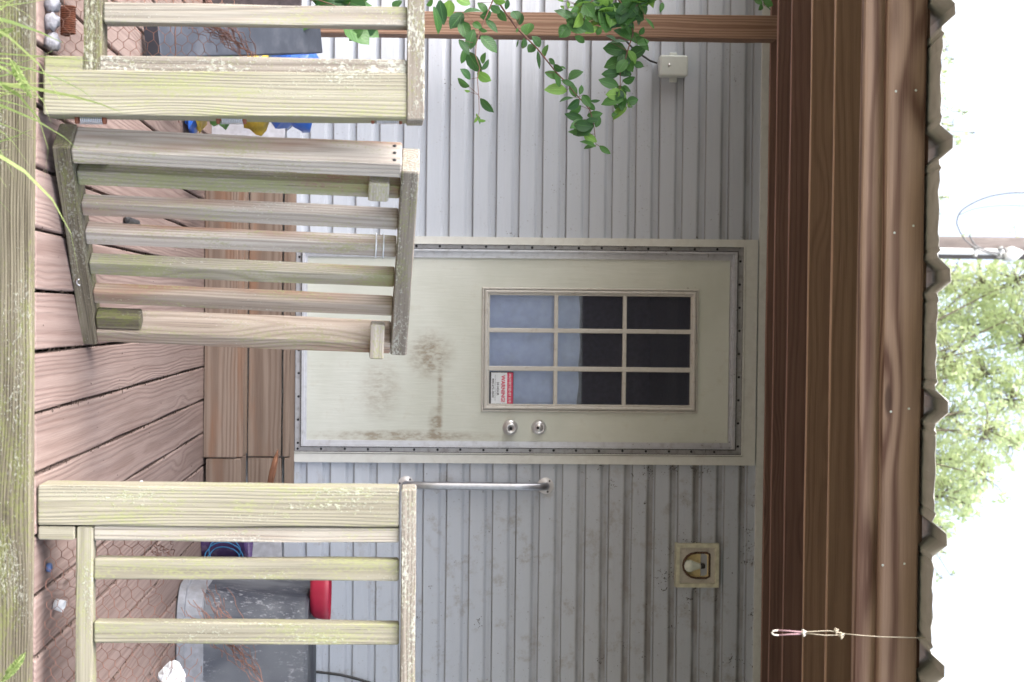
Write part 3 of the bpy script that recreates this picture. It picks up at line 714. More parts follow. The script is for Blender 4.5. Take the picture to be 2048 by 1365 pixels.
for dy in (.018, .045, .072): MB().lathe((-.0005, dy, H2-.018), (-1, 0, 0), [(.0045, 0), (.004, .0012), (0, .0015)], 10).xform(GM).build('screw', M['screw'], gate)
hk = [(Lg*.66, -.004, H1*.35), (Lg*.66, -.02, H1*.3), (Lg*.66+.004, -.026, H1*.15), (Lg*.66+.010, -.020, H1*.05), (Lg*.66+.014, -.004, H1*.12)]
MB().tube([(Lg*.66+.010*math.cos(R(a)), -.003, H1*.5+.008*math.sin(R(a))-.0) for a in range(180, 361, 30)], .0022, 6).xform(GM).build('hook', M['chrome'], gate)
# zip ties round the third picket
for dz in (.032, .050):
    pth = []
    k = (480-624)/FPX; t = (k*B0.y-B0.x)/(U.x-U.y*k) - .012
    for (a, b) in ((-.021, -.021), (.021, -.021), (.021, .021), (-.021, .021), (-.021, -.021)): pth.append((t+a, GD*.5+b, H2-dz))
    MB().tube(pth, .0018, 6).xform(GM).build('cable_tie', M['white'], gate)
# spring hinges between post and gate
for pa, pb in ((155, 210), (437, 490), (746, 802)):
    c0_ = at(pa, 239, YF+.055); c1_ = at(pb, 239, YF+.055); hz = MB(); pts = []
    turns = 12; nst = turns*10
    for i in range(nst+1):
        f = i/nst; an = 2*math.pi*turns*f
        pts.append((c0_.x+.0098*math.cos(an), c0_.y+.0098*math.sin(an), c0_.z+.006+(c1_.z-c0_.z-.012)*f))
    h_ = MB().tube(pts, .0017, 5).build('spring_hinge', M['spring'], gate)
    br = MB(); br.lathe((c0_.x, c0_.y, c0_.z), (0, 0, 1), [(.0045, 0), (.0045, c1_.z-c0_.z)], 12)
    for z in (c0_.z, c1_.z): br.lathe((c0_.x, c0_.y, z-.004), (0, 0, 1), [(.0105, 0), (.0105, .007)], 14)
    br.build('hinge_leaf', M['rustdark'], h_)

# ------------------------------------------------------------------ chicken wire
def netting(x0, x1, topf, Y, label, z0=None, bunch=()):
    mb = MB(); z0 = ZD+.004 if z0 is None else z0
    cw, ch = .0256, .046             # cell across (z) and period along x
    segs = []
    nxp = int((x1-x0)/(ch/2))+1
    def wp(x, z):
        s1 = math.sin(x*9+1.3)*math.cos(z*11+.7)
        return Vector((x+.004*math.sin(z*31+x*17)+.002*math.sin(x*83+z*57), Y+.010*s1+.006*math.sin(x*23)*math.sin(z*19)+max(0, z-topf(x)+.06)*.8, z+.003*math.sin(x*27+z*9)+.0015*math.sin(x*111+z*71)))
    q = ch/6
    for i in range(nxp):
        xb = x0+i*ch/2; odd = i % 2; z = z0-(cw/2 if odd else 0)
        while z < topf(xb):
            zz = z
            a = (xb-q*.85, zz); b = (xb+q*.85, zz)
            segs.append((a, b, .00105))
            segs.append((b, (xb+ch/2-q*.85, zz+cw/2), .0007)); segs.append((b, (xb+ch/2-q*.85, zz-cw/2), .0007))
            z += cw
    for (a, b, r) in segs:
        if min(a[1], b[1]) < z0-.005 or max(a[1], b[1]) > topf((a[0]+b[0])/2): continue
        if max(a[0], b[0]) > x1: continue
        mb.tube([wp(*a), wp(*b)], r, 3, caps=False)
    for (pa, pb, nn) in bunch:       # crumpled, folded-over edge
        pa = Vector(pa); pb = Vector(pb)
        for k in range(nn):
            o = random.gauss(0, .017); pts = []; d = (pb-pa); nrm = Vector((-d.z, 0, d.x)).normalized()
            f0 = random.uniform(0, .35); f1 = min(1, f0+random.uniform(.4, .8)); st_ = 16; pz_ = random.uniform(0, 6)
            for i in range(st_+1):
                f = f0+(f1-f0)*i/st_
                pts.append(pa+d*f+nrm*(o*(1.9-1.7*f)+.0035*math.sin(i*1.5+pz_)+.006*math.sin(f*5+pz_)+random.gauss(0, .0012))+Vector((0, random.gauss(0, .006), 0)))
            mb.tube(pts, .0009, 3, caps=False)
    if x0 < -1: mb.tube([wp(x0+(x1-x0)*i/30, at(347, 60, YN).z) for i in range(31)], .0013, 4)
    o = mb.build('wire_netting', M['rust']); return tag(o, label, 'wire netting', 'chicken wire behind the railings')
YN = YF+.075
ax = lambda py, px=200: at(px, py, YN).x
az = lambda px, py=1200: at(px, py, YN).z
netting(ax(1085), ax(1560), lambda x: az(330)+.02*math.sin(x*9)+max(0, (x-ax(1200)))*.35, YN, 'rusty chicken wire behind the right railing with crumpled top edge',
        bunch=[((ax(1175), YN+.01, az(375)), (ax(1380), YN+.01, az(530)), 26), ((ax(1085), YN+.01, az(300)), (ax(1130), YN, az(345)), 8)])
netting(ax(-300), ax(240), lambda x: az(300, 60)+max(0, min(.17, (ax(150)-x)*2.6)), YN, 'rusty chicken wire behind the left railing with upper edge bent over',
        bunch=[((ax(0), YN+.01, az(375, 60)), (ax(125), YN+.01, az(520, 60)), 34)])

# ------------------------------------------------------------------ clutter on the deck
tub = thing('tub', 'large scuffed black tub upside down on the deck at right', 'tub')
cx = at(500, 1350, 5.35).x; cy = 5.45; zr0 = ZD+.001; zr1 = at(405, 1250, 5.1).z; ztop = at(620, 1250, 5.3).z
def rrect(hw, hd, r, z, tl=0):
    o = []
    for (sx, sy, a0) in ((1, 1, 0), (-1, 1, 90), (-1, -1, 180), (1, -1, 270)):
        for k in range(0, 91, 15): an = R(a0+k); o.append((cx+sx*(hw-r)+r*math.cos(an), cy+sy*(hd-r)+r*math.sin(an), z+tl*(sx*(hw-r))))
    return o
hw = cx-at(480, 1176, cy-.30).x; hd = .34
def loft(mb, rings, cap=True):
    n = len(rings[0]); vs = [v for r in rings for v in r]
    fs = [(q*n+k, q*n+(k+1) % n, (q+1)*n+(k+1) % n, (q+1)*n+k) for q in range(len(rings)-1) for k in range(n)]
    if cap: fs.append(tuple((len(rings)-1)*n+k for k in range(n)))
    mb.add(vs, fs)
tb = MB(); loft(tb, [rrect(hw-.015, hd-.015, .10, zr1), rrect(hw-.028, hd-.028, .10, zr1+.12), rrect(hw-.05, hd-.05, .09, ztop-.012), rrect(hw-.062, hd-.062, .08, ztop)]); tb.build('body', M['tub'], tub)
tr_ = MB(); loft(tr_, [rrect(hw, hd, .12, zr0), rrect(hw+.008, hd+.008, .12, zr0+.006), rrect(hw+.006, hd+.006, .12, zr0+.030), rrect(hw-.002, hd-.002, .12, zr0+.034), rrect(hw-.006, hd-.006, .12, zr1-.006), rrect(hw-.018, hd-.018, .11, zr1+.002)], False); tr_.build('rim', M['tubrim'], tub)
bw = at(640, 1195, 5.3); zbw0 = ztop+.001; zbw1 = at(659, 1200, 5.3).z
bx = at(640, 1187, 5.3).x
rb_ = at(659, 1246, 5.3).x-bx
bowl = MB().lathe((bx, 5.34, zbw0), (0, 0, 1), [(rb_*.72, 0), (rb_*.80, .004), (rb_*.90, .018), (rb_*.96, (zbw1-zbw0)*.7), (rb_, zbw1-zbw0), (rb_*.985, zbw1-zbw0+.001), (rb_*.93, (zbw1-zbw0)*.7), (rb_*.75, .008), (0, .006)], 48).build('bowl', M['redpl'])
tag(bowl, 'shallow red plastic bowl sitting on top of the black tub', 'bowl')
bk = thing('bucket', 'faded purple bucket standing against the wall behind the right post', 'bucket')
bc = at(460, 1078, 5.82); z1b = at(500, 1080, 5.82).z
MB().lathe((bc.x, 5.84, ZD), (0, 0, 1), [(.085, 0), (.088, .004), (.102, z1b-ZD-.02), (.108, z1b-ZD-.018), (.110, z1b-ZD), (.104, z1b-ZD), (.10, z1b-ZD-.02), (.085, .01), (0, .008)], 40).build('body', M['purple'], bk)
rp = MB()
for k in range(3):
    pts = []; r1 = random.uniform(.05, .09); cxx = bc.x+random.uniform(.03, .08)
    for i in range(25):
        an = 2*math.pi*i/24; pts.append((cxx+r1*.8*math.cos(an), 5.71+.01*k+.01*math.sin(an*2), ZD+.10+random.uniform(-.002, .002)+r1*math.sin(an)*1.0))
    rp.tube(pts, .0026, 6)
tag(rp.build('rope', M['rope']), 'loose blue rope coiled beside the purple bucket', 'rope')
bo = thing('drain_tile', 'dark slatted crate in shadow beside the bucket and rope', 'crate') if 0 else None
# crumpled white litter, cap, lens
def crumple(c, r, mat, name, sq=(1, 1, 1), seed=1, nn=14):
    rs = random.Random(seed); mb = MB(); vs, fs = [], []; n1, n2 = nn, nn//2+2
    for j in range(n2+1):
        for i in range(n1):
            an = 2*math.pi*i/n1; ph = math.pi*j/n2; k = 1+rs.uniform(-.24, .2) if 0 < j < n2 else 1
            vs.append((c[0]+r*k*sq[0]*math.sin(ph)*math.cos(an), c[1]+r*k*sq[1]*math.sin(ph)*math.sin(an), c[2]+r*k*sq[2]*math.cos(ph)))
    for j in range(n2):
        for i in range(n1): fs.append((j*n1+i, (j+1)*n1+i, (j+1)*n1+(i+1) % n1, j*n1+(i+1) % n1))
    mb.add(vs, fs); return mb.build(name, mat)
pz = at(395, 1365, 4.75)
tag(crumple((pz.x, 4.75, ZD+.045), .06, M['white'], 'crumpled_bag', (1.1, .8, .75), 3), 'crumpled white plastic bag by the foot of the tub', 'plastic bag')
pc_ = at(110, 1216, YF+.13)
cu_ = MB().lathe((pc_.x, YF+.16, ZD+.014), (.25, -.1, 1), [(.013, -.010), (.014, .012), (.0125, .012), (.011, -.006), (0, -.006)], 16).build('plastic_cup', M['white'])
tag(cu_, 'tiny crushed white cup lying under the right railing', 'cup')
pb_ = at(92, 1137, YF+.09)
tag(MB().lathe((pb_.x, YF+.10, ZD+.001), (0, 0, 1), [(.010, 0), (.011, .008), (.008, .011), (0, .011)], 12).build('bottle_cap', plain('blue_cap', (.10, .16, .34), .5)), 'small blue bottle cap on the deck edge', 'bottle cap')
pt = at(237, 967, 4.4)
sm_ = crumple((pt.x, pt.y, ZD+.004), .011, M['white'], 'paper_scrap', (1, 1.6, .5), 8, 8); tag(sm_, 'tiny white scrap on the deck behind the right post', 'scrap')
pl = at(193, 440, 4.05)
tag(MB().board((pl.x-.004, 4.1, ZD+.010), (pl.x-.004, 4.28, ZD+.010), (1, 0, 0), .022, .018, .008, 4, 0).build('door_stop', M['black']), 'small black rubber door stop on the deck behind the gate', 'door stop')

# left clutter
ch_ = MB(); c0 = at(270, 78, 4.9); 
xa, xb_ = at(450, 50, 5.0).x, at(450, 107, 5.0).x; za, zb_ = ZD, at(630, 78, 5.0).z
ch_.board((at(270, 78, 4.33).x, 4.36, ZD+.036), (at(630, 78, 5.1).x, 5.1, at(630, 78, 5.1).z), (1, 0, 0), .105, .06, .004, 3, 0)
tag(ch_.build('metal_post', M['channel']), 'slate grey square metal post leaning in the left corner', 'metal post')
m2 = MB().board((at(270, 60, 4.6).x, 4.5, ZD+.012), (at(330, 48, 5.2).x, 5.3, ZD+.10), (1, 0, 0), .025, .02, .003, 3, 0)
tag(m2.build('metal_bar', M['channel']), 'thin grey bar lying beside the slate metal post', 'metal bar')
bb = at(380, 60, 5.6)
bgm = MB()
tag(MB().board((at(450, -150, 5.75).x, 5.75, ZD+.20), (at(450, 45, 5.75).x, 5.75, ZD+.20), (0, 0, 1), .38, .10).build('dark_crate', plain('dark_box', (.045, .035, .04), .8, var=.3)), 'dark box in the shadows of the left corner', 'box')
cq = at(505, 58, 5.68); MBc = thing('paint_can', 'small red and white can on the dark box at left', 'can')
MB().lathe((cq.x+.005, 5.62, cq.z-.03), (0, 0, 1), [(.0, 0), (.032, 0), (.032, .05)], 20).build('body', M['redpl'], MBc)
MB().lathe((cq.x+.005, 5.62, cq.z+.022), (0, 0, 1), [(.033, 0), (.034, .004), (.034, .03), (0, .031)], 20).build('lid', M['white'], MBc)
# heaped bags
def sack(c, sx, sy, sz, mat, name, label, seed, par=None):
    o = crumple(c, 1, mat, name, (sx, sy, sz), seed, 20)
    for p in o.data.polygons: p.use_smooth = True
    return tag(o, label, 'bag') if label else o
xs_ = at(450, 175, 5.3).x
zp = lambda px: 1.1+(px-800)/FPX*5.3
sack((xs_, 5.32, zp(388)), .150, .15, .050, M['yellow'], 'feed_bag', 'lower yellow printed bag slumped on the deck behind the left post', 11)
sack((xs_-.01, 5.30, zp(436)), .150, .14, .062, M['greenbag'], 'feed_bag', 'green bag lying between the two yellow bags', 12)
sack((xs_+.01, 5.32, zp(508)), .145, .14, .068, M['yellow'], 'feed_bag', 'upper yellow bag under the blue tarpaulin', 15)
sack((xs_-.02, 5.34, zp(582)), .175, .17, .105, M['blue'], 'tarpaulin', 'crumpled blue tarpaulin heaped on top of the bags at left', 13)
sack((xs_+.01, 5.30, ZD+.022), .165, .15, .024, M['blue'], 'tarpaulin', 'flattened blue sheet under the lower yellow bag', 14)
# quartz rocks and big rusty spring
for i, (px, py, r) in enumerate(((107, 6, .019), (106, 42, .019), (110, 84, .0195))):
    p = at(px, py, YF+.05)
    o = crumple((p.x, YF+.06, ZD+r*.85), r, M['rock'], 'rock', (1.12, 1, .95), 20+i, 10)
    for p_ in o.data.polygons: p_.use_smooth = True
    tag(o, ('pale quartz rock nearest the picture top beside the rusty spring', 'middle pale quartz rock beside the rusty spring', 'rounded pale quartz rock nearest the left post block')[i], 'rock', 'pale rocks on the deck edge')
sp = []
pa, pb = at(131, 12, YF+.12), at(131, 68, YF+.12)
for i in range(13*14+1):
    f = i/(13*14); an = 2*math.pi*13*f; sp.append((pa.x+(pb.x-pa.x)*f, YF+.13+.0155*math.cos(an), ZD+.036+.0155*math.sin(an)))
tag(MB().tube(sp, .0024, 6).build('coil_spring', M['rustdark']), 'rusty coil spring lying by the quartz rocks at left', 'spring')

# ------------------------------------------------------------------ porch roof
pr = thing('porch_roof', 'sloping porch roof of brown timbers under corrugated metal sheet', 'porch roof')
XL, XR = -1.75, 4.6
for i, y in enumerate((5.85, 5.54, 5.04, 4.45, 3.92)):
    z = HS(y); hgt = .16
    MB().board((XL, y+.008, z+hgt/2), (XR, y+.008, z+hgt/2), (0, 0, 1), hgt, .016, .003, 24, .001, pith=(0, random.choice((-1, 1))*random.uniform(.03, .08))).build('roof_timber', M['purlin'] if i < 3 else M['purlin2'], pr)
za = HS(3.41)
MB().board((XL, 3.43, za+.08), (XR, 3.43, za+.08), (0, 0, 1), .16, .038, .008, 24, .001, pith=(.03, .05)).build('front_beam', M['fascia'], pr)
zf0 = at(1768, 650, 3.37).z; zf1 = at(1846, 650, 3.37).z
MB().board((XL, 3.388, (zf0+zf1)/2), (XR, 3.388, (zf0+zf1)/2), (0, 0, 1), zf1-zf0, .036, .008, 24, .001, pith=(-.02, .07)).build('fascia_board', M['fascia'], pr)
for (a, b) in ((1792, 183), (1832, 181), (1789, 466), (1827, 452), (1782, 824), (1818, 818), (1766, 1131), (1809, 1128)):
    p = at(a, b, 3.369); MB().lathe((p.x, 3.3715, p.z), (0, -1, 0), [(.0032, 0), (.003, .0018), (0, .0022)], 10).build('nail', M['jbox'], pr)
sh = MB(); prof = []
x = -.096-.304*6
while x < XR:
    for (dx, dz) in ((-.152, 0), (-.125, .0015), (-.10, .0), (-.082, .0012), (-.066, 0), (-.058, .004), (-.050, 0), (-.040, 0), (-.014, .030), (.014, .030), (.040, 0), (.050, 0), (.058, .004), (.066, 0), (.088, .0015), (.11, -.0006), (.13, .001)): prof.append((x+dx, dz))
    x += .304
ys_ = [3.24, 3.25, 3.5, 4, 4.5, 5, 5.5, YW-.02]; vs = []
for y in ys_:
    base = at(1846, 650, 3.37).z + .006 + .165*(y-3.37)
    for (x, dz) in prof: vs.append((x+random.uniform(-.002, .002)*(y < 3.3), y+random.uniform(-.004, .004)*(y < 3.3), base+dz+(random.uniform(-.0022, .0022) if y < 3.3 else 0)))
n = len(prof); sh.add(vs, [(j*n+i, j*n+i+1, (j+1)*n+i+1, (j+1)*n+i) for j in range(len(ys_)-1) for i in range(n-1)])
so_ = sh.build('metal_sheet', M['metalroof'], pr); md = so_.modifiers.new('th', 'SOLIDIFY'); md.thickness = .0012
for (x, y) in ((2.9, 3.43), (4.5, 3.43)):
    MB().board((x, y+.07, 0), (x, y+.07, HS(3.43)+.10), (1, 0, 0), .09, .09).build('support_post', M['post'], pr)
pp = thing('porch_post', 'brown timber post standing by the wall behind the shrub leaves', 'post')
x0, x1 = at(1200, 27, 5.72).x, at(1200, 74, 5.72).x
MB().board(((x0+x1)/2, 5.765, ZD), ((x0+x1)/2, 5.765, HS(5.85)-.002), (1, 0, 0), x1-x0, .09, .004, 14, .001, pith=(.0, .055)).build('timber', M['post'], pp)

# string hanging from the roof edge
sg = thing('hanging_string', 'knotted cream string with a loop hanging from the roof edge', 'string')
q = lambda a, b: at(a, b, 3.30)
MB().tube([q(1850, 1276), q(1820, 1275.5), q(1760, 1274), q(1720, 1271), q(1690, 1268)], .0013, 6).build('string', M['string'], sg)
MB().tube([q(1690, 1268), q(1660, 1262), q(1612, 1264), q(1608, 1267), q(1650, 1271), q(1688, 1270)], .0014, 6).build('string', M['string'], sg)
MB().tube([q(1606, 1265), q(1580, 1262.5), q(1553, 1261)], .0022, 6).tube([q(1606, 1268), q(1580, 1269), q(1555, 1271)], .0022, 6).build('string', M['pinkstring'], sg)
MB().tube([q(1556, 1261), q(1547, 1262), q(1543, 1266), q(1547, 1270), q(1557, 1271)], .0022, 8).build('loop', M['lampwhite'], sg)
for (a, b, r) in ((1607, 1266, .0075), (1672, 1262, .006), (1682, 1271, .0075)):
    kn = MB(); p = q(a, b); pts = [(p.x+r*math.cos(t)*math.cos(t*.37), 3.30+r*.8*math.sin(t*1.3), p.z+r*math.sin(t)*math.cos(t*.21)) for t in [i*.5 for i in range(26)]]
    kn.tube(pts, .0026, 5); kn.build('knot', M['string'] if a > 1640 else M['lampwhite'], sg)

# ------------------------------------------------------------------ leaves
def leaf(mb, base, tip, wr=.5, twist=None, curl=.12, seg=5, var=None):
    base = Vector(base); tip = Vector(tip); d = tip-base; L = d.length; d.normalize()
    ref = Vector((random.gauss(0, .7), -1, random.gauss(0, .7))); tip = base+(tip-base)*1.1; L *= 1.1 if twist is None else twist
    nrm = (ref-d*ref.dot(d)).normalized(); sd = d.cross(nrm); W = L*wr*.56; r = random.random() if var is None else var
    vs, gs, fs = [], [], []
    for i in range(seg+1):
        t = i/seg; ww = W*(math.sin(math.pi*min(1, t*.94+.03))**.75)*(1-.25*t)*1.15
        if i == seg: ww = 0.0005
        c = base+d*(L*t)-nrm*(curl*L*(t-.5)**2*2)
        fo = ww*.28
        vs += [c-sd*ww+nrm*fo, c, c+sd*ww+nrm*fo]; gs += [(r, t, -1), (r, t, 0), (r, t, 1)]
    for i in range(seg):
        fs += [(i*3, i*3+1, i*3+4, i*3+3), (i*3+1, i*3+2, i*3+5, i*3+4)]
    mb.add(vs, fs, gs, True)
shrub = thing('shrub', 'leafy green shrub whose branches hang in front of the siding', 'shrub')
def spray(stem, leaves, Y0, Y1, conv, r=.0022, young=(), extra=0, jit=26):
    n = len(stem); pts = []
    for i, (x, y) in enumerate(stem):
        Y = Y0+(Y1-Y0)*i/(n-1); px, py = conv(x, y); pts.append(at(px, py, Y))
    stm = MB().tube(pts, r, 6, rad=[r*(1-.75*i/(n-1)) for i in range(n)])
    mb = MB(); my = MB(); pet = stm
    def near(x, y):
        b = min(range(n), key=lambda i: (stem[i][0]-x)**2+(stem[i][1]-y)**2); return Y0+(Y1-Y0)*b/(n-1)
    for k, lv in enumerate(leaves):
        bx_, by_, tx_, ty_, wr = lv
        Y = near(bx_, by_)+random.uniform(-.02, .02)
        a = at(*conv(bx_, by_), Y); b = at(*conv(tx_, ty_), Y+random.uniform(-.015, .015))
        leaf(my if k in young else mb, a, b, wr)
        j = min(range(n), key=lambda i: (pts[i]-a).length)
        if (pts[j]-a).length < .09: pet.tube([pts[j], a], .0007, 3, caps=False)
    for k in range(extra):
        i = random.randrange(n-1); f = random.random(); x = stem[i][0]*(1-f)+stem[i+1][0]*f; y = stem[i][1]*(1-f)+stem[i+1][1]*f
        an = random.uniform(0, 6.28); l = random.uniform(60, 120)
        Y = near(x, y); a = at(*conv(x+random.gauss(0, jit), y+random.gauss(0, jit)), Y); b = at(*conv(x+l*math.cos(an), y+l*math.sin(an)), Y+random.uniform(-.03, .03))
        leaf(my if random.random() < .25 else mb, a, b, random.uniform(.45, .62))
    st_ = stm.build('branch', M['twig'], shrub)
    if mb.v: mb.build('leaves', M['leaf'], st_)
    if my.v: my.build('young_leaves', M['leaf2'], st_)
c5 = lambda x, y: (840+x/4.096, y/4.096)
A_ = [(620, -60), (590, 20), (540, 140), (500, 230), (460, 360), (455, 460), (490, 560), (470, 640), (480, 780), (485, 900), (480, 950)]
AL = [(110, -20, 60, 40, .8), (120, 55, 155, 262, .42), (160, 5, 192, 190, .42), (240, 5, 235, 130, .75), (300, 0, 405, 30, .9), (350, 105, 255, 225, .62), (355, 100, 497, 92, .6),
      (345, 170, 378, 305, .6), (440, 240, 392, 400, .42), (500, 295, 622, 420, .5), (540, 160, 628, 258, .36), (475, 25, 552, 112, .5), (575, 50, 650, 105, .5), (320, 325, 400, 440, .36),
      (365, 405, 345, 515, .55), (385, 430, 492, 582, .5), (505, 575, 562, 497, .5), (470, 598, 572, 662, .6), (415, 650, 340, 572, .55), (400, 712, 312, 652, .55), (492, 812, 592, 915, .4),
      (410, 755, 370, 742, .4), (430, 190, 500, 225, .6), (480, 235, 545, 262, .4), (470, 960, 445, 1005, .5), (480, 985, 535, 995, .4), (475, 960, 462, 935, .6)]
spray(A_, AL, 3.9, 3.8, c5, young=(3, 4, 17, 21, 24, 25, 26), extra=5)
B_ = [(600, -90), (650, 30), (700, 105), (790, 230), (880, 320), (960, 400), (1040, 500), (1120, 600), (1180, 660), (1230, 720), (1300, 800), (1390, 900), (1420, 1000), (1432, 1100), (1440, 1180), (1470, 1200)]
BL = [(800, 160, 765, 95, .9), (830, 110, 815, 200, .6), (870, 285, 900, 195, .9), (790, 270, 800, 235, .5), (840, 400, 855, 320, .75), (805, 330, 792, 385, .2), (940, 370, 890, 425, .85), (985, 385, 925, 305, .7), (965, 420, 978, 552, .2),
      (1020, 460, 1040, 372, .55), (1060, 480, 1100, 530, .5), (1090, 540, 1165, 575, .6), (1150, 545, 1190, 565, .4), (1025, 595, 1150, 640, .4), (1145, 715, 1110, 610, .4), (1215, 650, 1325, 590, .75), (1230, 690, 1275, 790, .5),
      (1205, 740, 1035, 735, .48), (1310, 775, 1325, 705, .5), (1330, 780, 1395, 870, .5), (1395, 830, 1468, 828, .35), (1250, 800, 1150, 830, .5), (1310, 820, 1215, 890, .55), (1390, 840, 1425, 905, .5), (1320, 870, 1230, 930, .6),
      (1335, 975, 1198, 940, .4), (1370, 950, 1485, 935, .5), (1350, 990, 1240, 1045, .5), (1345, 1000, 1455, 985, .42), (1440, 1045, 1470, 960, .5), (1420, 1020, 1265, 1095, .75), (1400, 1100, 1230, 1080, .3), (1340, 1105, 1440, 1160, .5),
      (1440, 1200, 1320, 1160, .5), (1440, 1190, 1350, 1215, .4), (1470, 1198, 1552, 1258, .4), (1160, 660, 1260, 700, .35), (720, 0, 705, 75, .5), (640, 80, 700, 170, .6), (600, 50, 655, 100, .55), (1265, 1020, 1400, 1040, .6)]
spray(B_, BL, 4.05, 4.2, c5, r=.0030, young=(17, 32))
C_ = [(1560, -80), (1640, 20), (1720, 120), (1745, 280), (1700, 420), (1680, 500), (1640, 600), (1640, 720), (1670, 830), (1650, 900)]
CL = [(1690, 420, 1515, 395, .62), (1715, 480, 1840, 400, .75), (1690, 500, 1520, 545, .62), (1690, 490, 1620, 590, .6), (1635, 600, 1500, 610, .5), (1625, 705, 1478, 660, .45), (1660, 665, 1755, 640, .85), (1640, 720, 1685, 775, .5),
      (1665, 815, 1498, 850, .55), (1610, 740, 1665, 810, .6), (1690, 835, 1780, 820, .7), (1690, 870, 1590, 970, .5), (1720, 880, 1710, 815, .3), (1750, 520, 1825, 545, .6), (1780, 360, 1870, 340, .5), (1800, 300, 1865, 410, .4),
      (1730, 320, 1600, 250, .6), (1560, 350, 1690, 340, .45), (1520, 290, 1600, 330, .6), (1700, 530, 1740, 520, .5), (1800, 290, 1830, 230, .6), (1740, 230, 1690, 170, .6)]
spray(C_, CL, 4.15, 4.2, c5, r=.003, young=(11, 12), extra=34, jit=40)
E_ = [(1850, -60), (1800, 30), (1720, 90), (1600, 130), (1480, 100), (1360, 60)]
EL = [(1300, 180, 1120, 90, .4), (1330, 170, 1240, 130, .6), (1215, 210, 1150, 300, .8), (1230, 200, 1340, 260, .8), (1240, 235, 1340, 265, .2), (1270, 300, 1345, 345, .5), (1300, 100, 1380, 180, .5), (1380, 210, 1520, 160, .4), (1350, 270, 1480, 230, .4),
      (1450, 290, 1480, 230, .6), (1500, 180, 1560, 250, .7), (1510, 170, 1550, 245, .2), (1150, 50, 1180, 75, .7), (1200, 65, 1285, 75, .4), (1210, 10, 1215, 60, .6), (1130, 0, 1170, 15, .6), (1640, 180, 1740, 220, .7), (1990, 20, 1970, 95, .35), (1850, 150, 1915, 230, .3)]
spray(E_, EL, 4.1, 4.15, c5, r=.002, young=(4, 6, 7, 8, 11, 12, 13, 14, 15), extra=58, jit=60)
G_ = [(1500, -80), (1380, 40), (1340, 170), (1290, 185), (1210, 210)]
spray(G_, [(1300, 60, 1240, 100, .5)], 4.0, 4.05, c5, r=.0016, extra=8)
ident = lambda x, y: (x, y)
spray([(560, -60), (620, -5), (660, 8), (690, 20), (740, 30), (770, 60)], [(690, 55, 735, 85, .75), (705, 60, 750, 60, .6), (720, 52, 755, 72, .6), (640, 12, 600, 60, .35), (650, 15, 672, 30, .7), (700, 5, 730, 18, .8), (725, 60, 700, 80, .6), (800, 0, 790, 18, .8)], 5.0, 5.0, ident, extra=0)
mbx = None
spray([(640, -50), (620, 0), (650, 10), (690, 5), (730, -5)], [(620+random.uniform(0, 120), random.uniform(-10, 22), 620+random.uniform(0, 125), random.uniform(-5, 30), .5) for _ in range(34)], 5.1, 5.1, ident)
spray([(1500, -60), (1520, -10), (1530, 12)], [(1525, 8, 1510, 2, .7), (1527, 5, 1545, 10, .7), (1525, 10, 1518, 20, .6), (1530, 12, 1540, 20, .6), (1525, 2, 1535, -6, .7), (1520, 0, 1508, -8, .7)], 5.0, 5.0, ident, r=.0015)

# ------------------------------------------------------------------ siding debris and cobweb bits
db = MB()
def crumb(px, py, r, Y=None):
    c = at(px, py, YW-.0215 if Y is None else Y); k = random.randrange(3, 6)
    an0 = random.uniform(0, 6.28); vs = []
    for i in range(k): an = an0+6.28*i/k; rr = r*random.uniform(.3, 1.0); vs.append(c+Vector((rr*math.cos(an), random.uniform(-.002, .002), rr*math.sin(an))))
    vs.append(c+Vector((0, -r*.6, 0))); db.add(vs, [(i, (i+1) % k, k) for i in range(k)])
def cluster(px, py, s, n, r=.0042):
    for _ in range(int(n*1.8)): crumb(px+random.gauss(0, s), py+random.gauss(0, s), random.uniform(.25, 1)*r)
    for _ in range(n//8):
        a, b = px+random.gauss(0, s), py+random.gauss(0, s); an = random.uniform(0, 6.28); l = random.uniform(4, 11); k = random.uniform(-3, 3)
        db.tube([at(a, b, YW-.024), at(a+l*.5*math.cos(an)+k*math.sin(an), b+l*.5*math.sin(an)-k*math.cos(an), YW-.026), at(a+l*math.cos(an), b+l*math.sin(an), YW-.023)], .0009, 3)
for (px, py, s, n) in ((1198, 931, 4, 14), (1160, 929, 4, 7), (1290, 930, 8, 10), (1345, 930, 10, 9), (1388, 930, 7, 9), (1487, 928, 5, 16), (1508, 915, 4, 9), (1335, 1150, 8, 16), (1330, 1165, 9, 9), (1390, 1178, 4, 7), (1376, 1082, 7, 9), (1340, 1100, 5, 7),
                       (1500, 1055, 9, 14), (1494, 1100, 7, 12), (1492, 1125, 4, 9), (1200, 1322, 4, 9), (957, 1246, 5, 8), (835, 1234, 4, 9), (832, 1272, 4, 6), (860, 1172, 3, 4), (1337, 1255, 4, 6), (1503, 1230, 5, 7), (1470, 1320, 12, 10), (1430, 1200, 4, 6), (1380, 1197, 9, 9),
                       (1440, 905, 14, 9), (1490, 485, 6, 12), (1395, 500, 30, 9), (1025, 471, 5, 6), (900, 170, 5, 5), (1470, 160, 3, 4)):
    cluster(px, py, s, n)
for _ in range(20): cluster(random.choice((random.uniform(1150, 1510), 1508+random.gauss(0, 4))), random.uniform(940, 1360), random.uniform(2, 6), random.randint(3, 9), .0036)
for _ in range(6): cluster(random.uniform(1300, 1500), random.uniform(935, 960), 5, 8, .004)
for _ in range(330): crumb(random.uniform(850, 1510), random.uniform(935, 1365), random.uniform(.0008, .0032))
for _ in range(110): crumb(random.uniform(1080, 1510), random.uniform(180, 470), random.uniform(.0005, .0016))
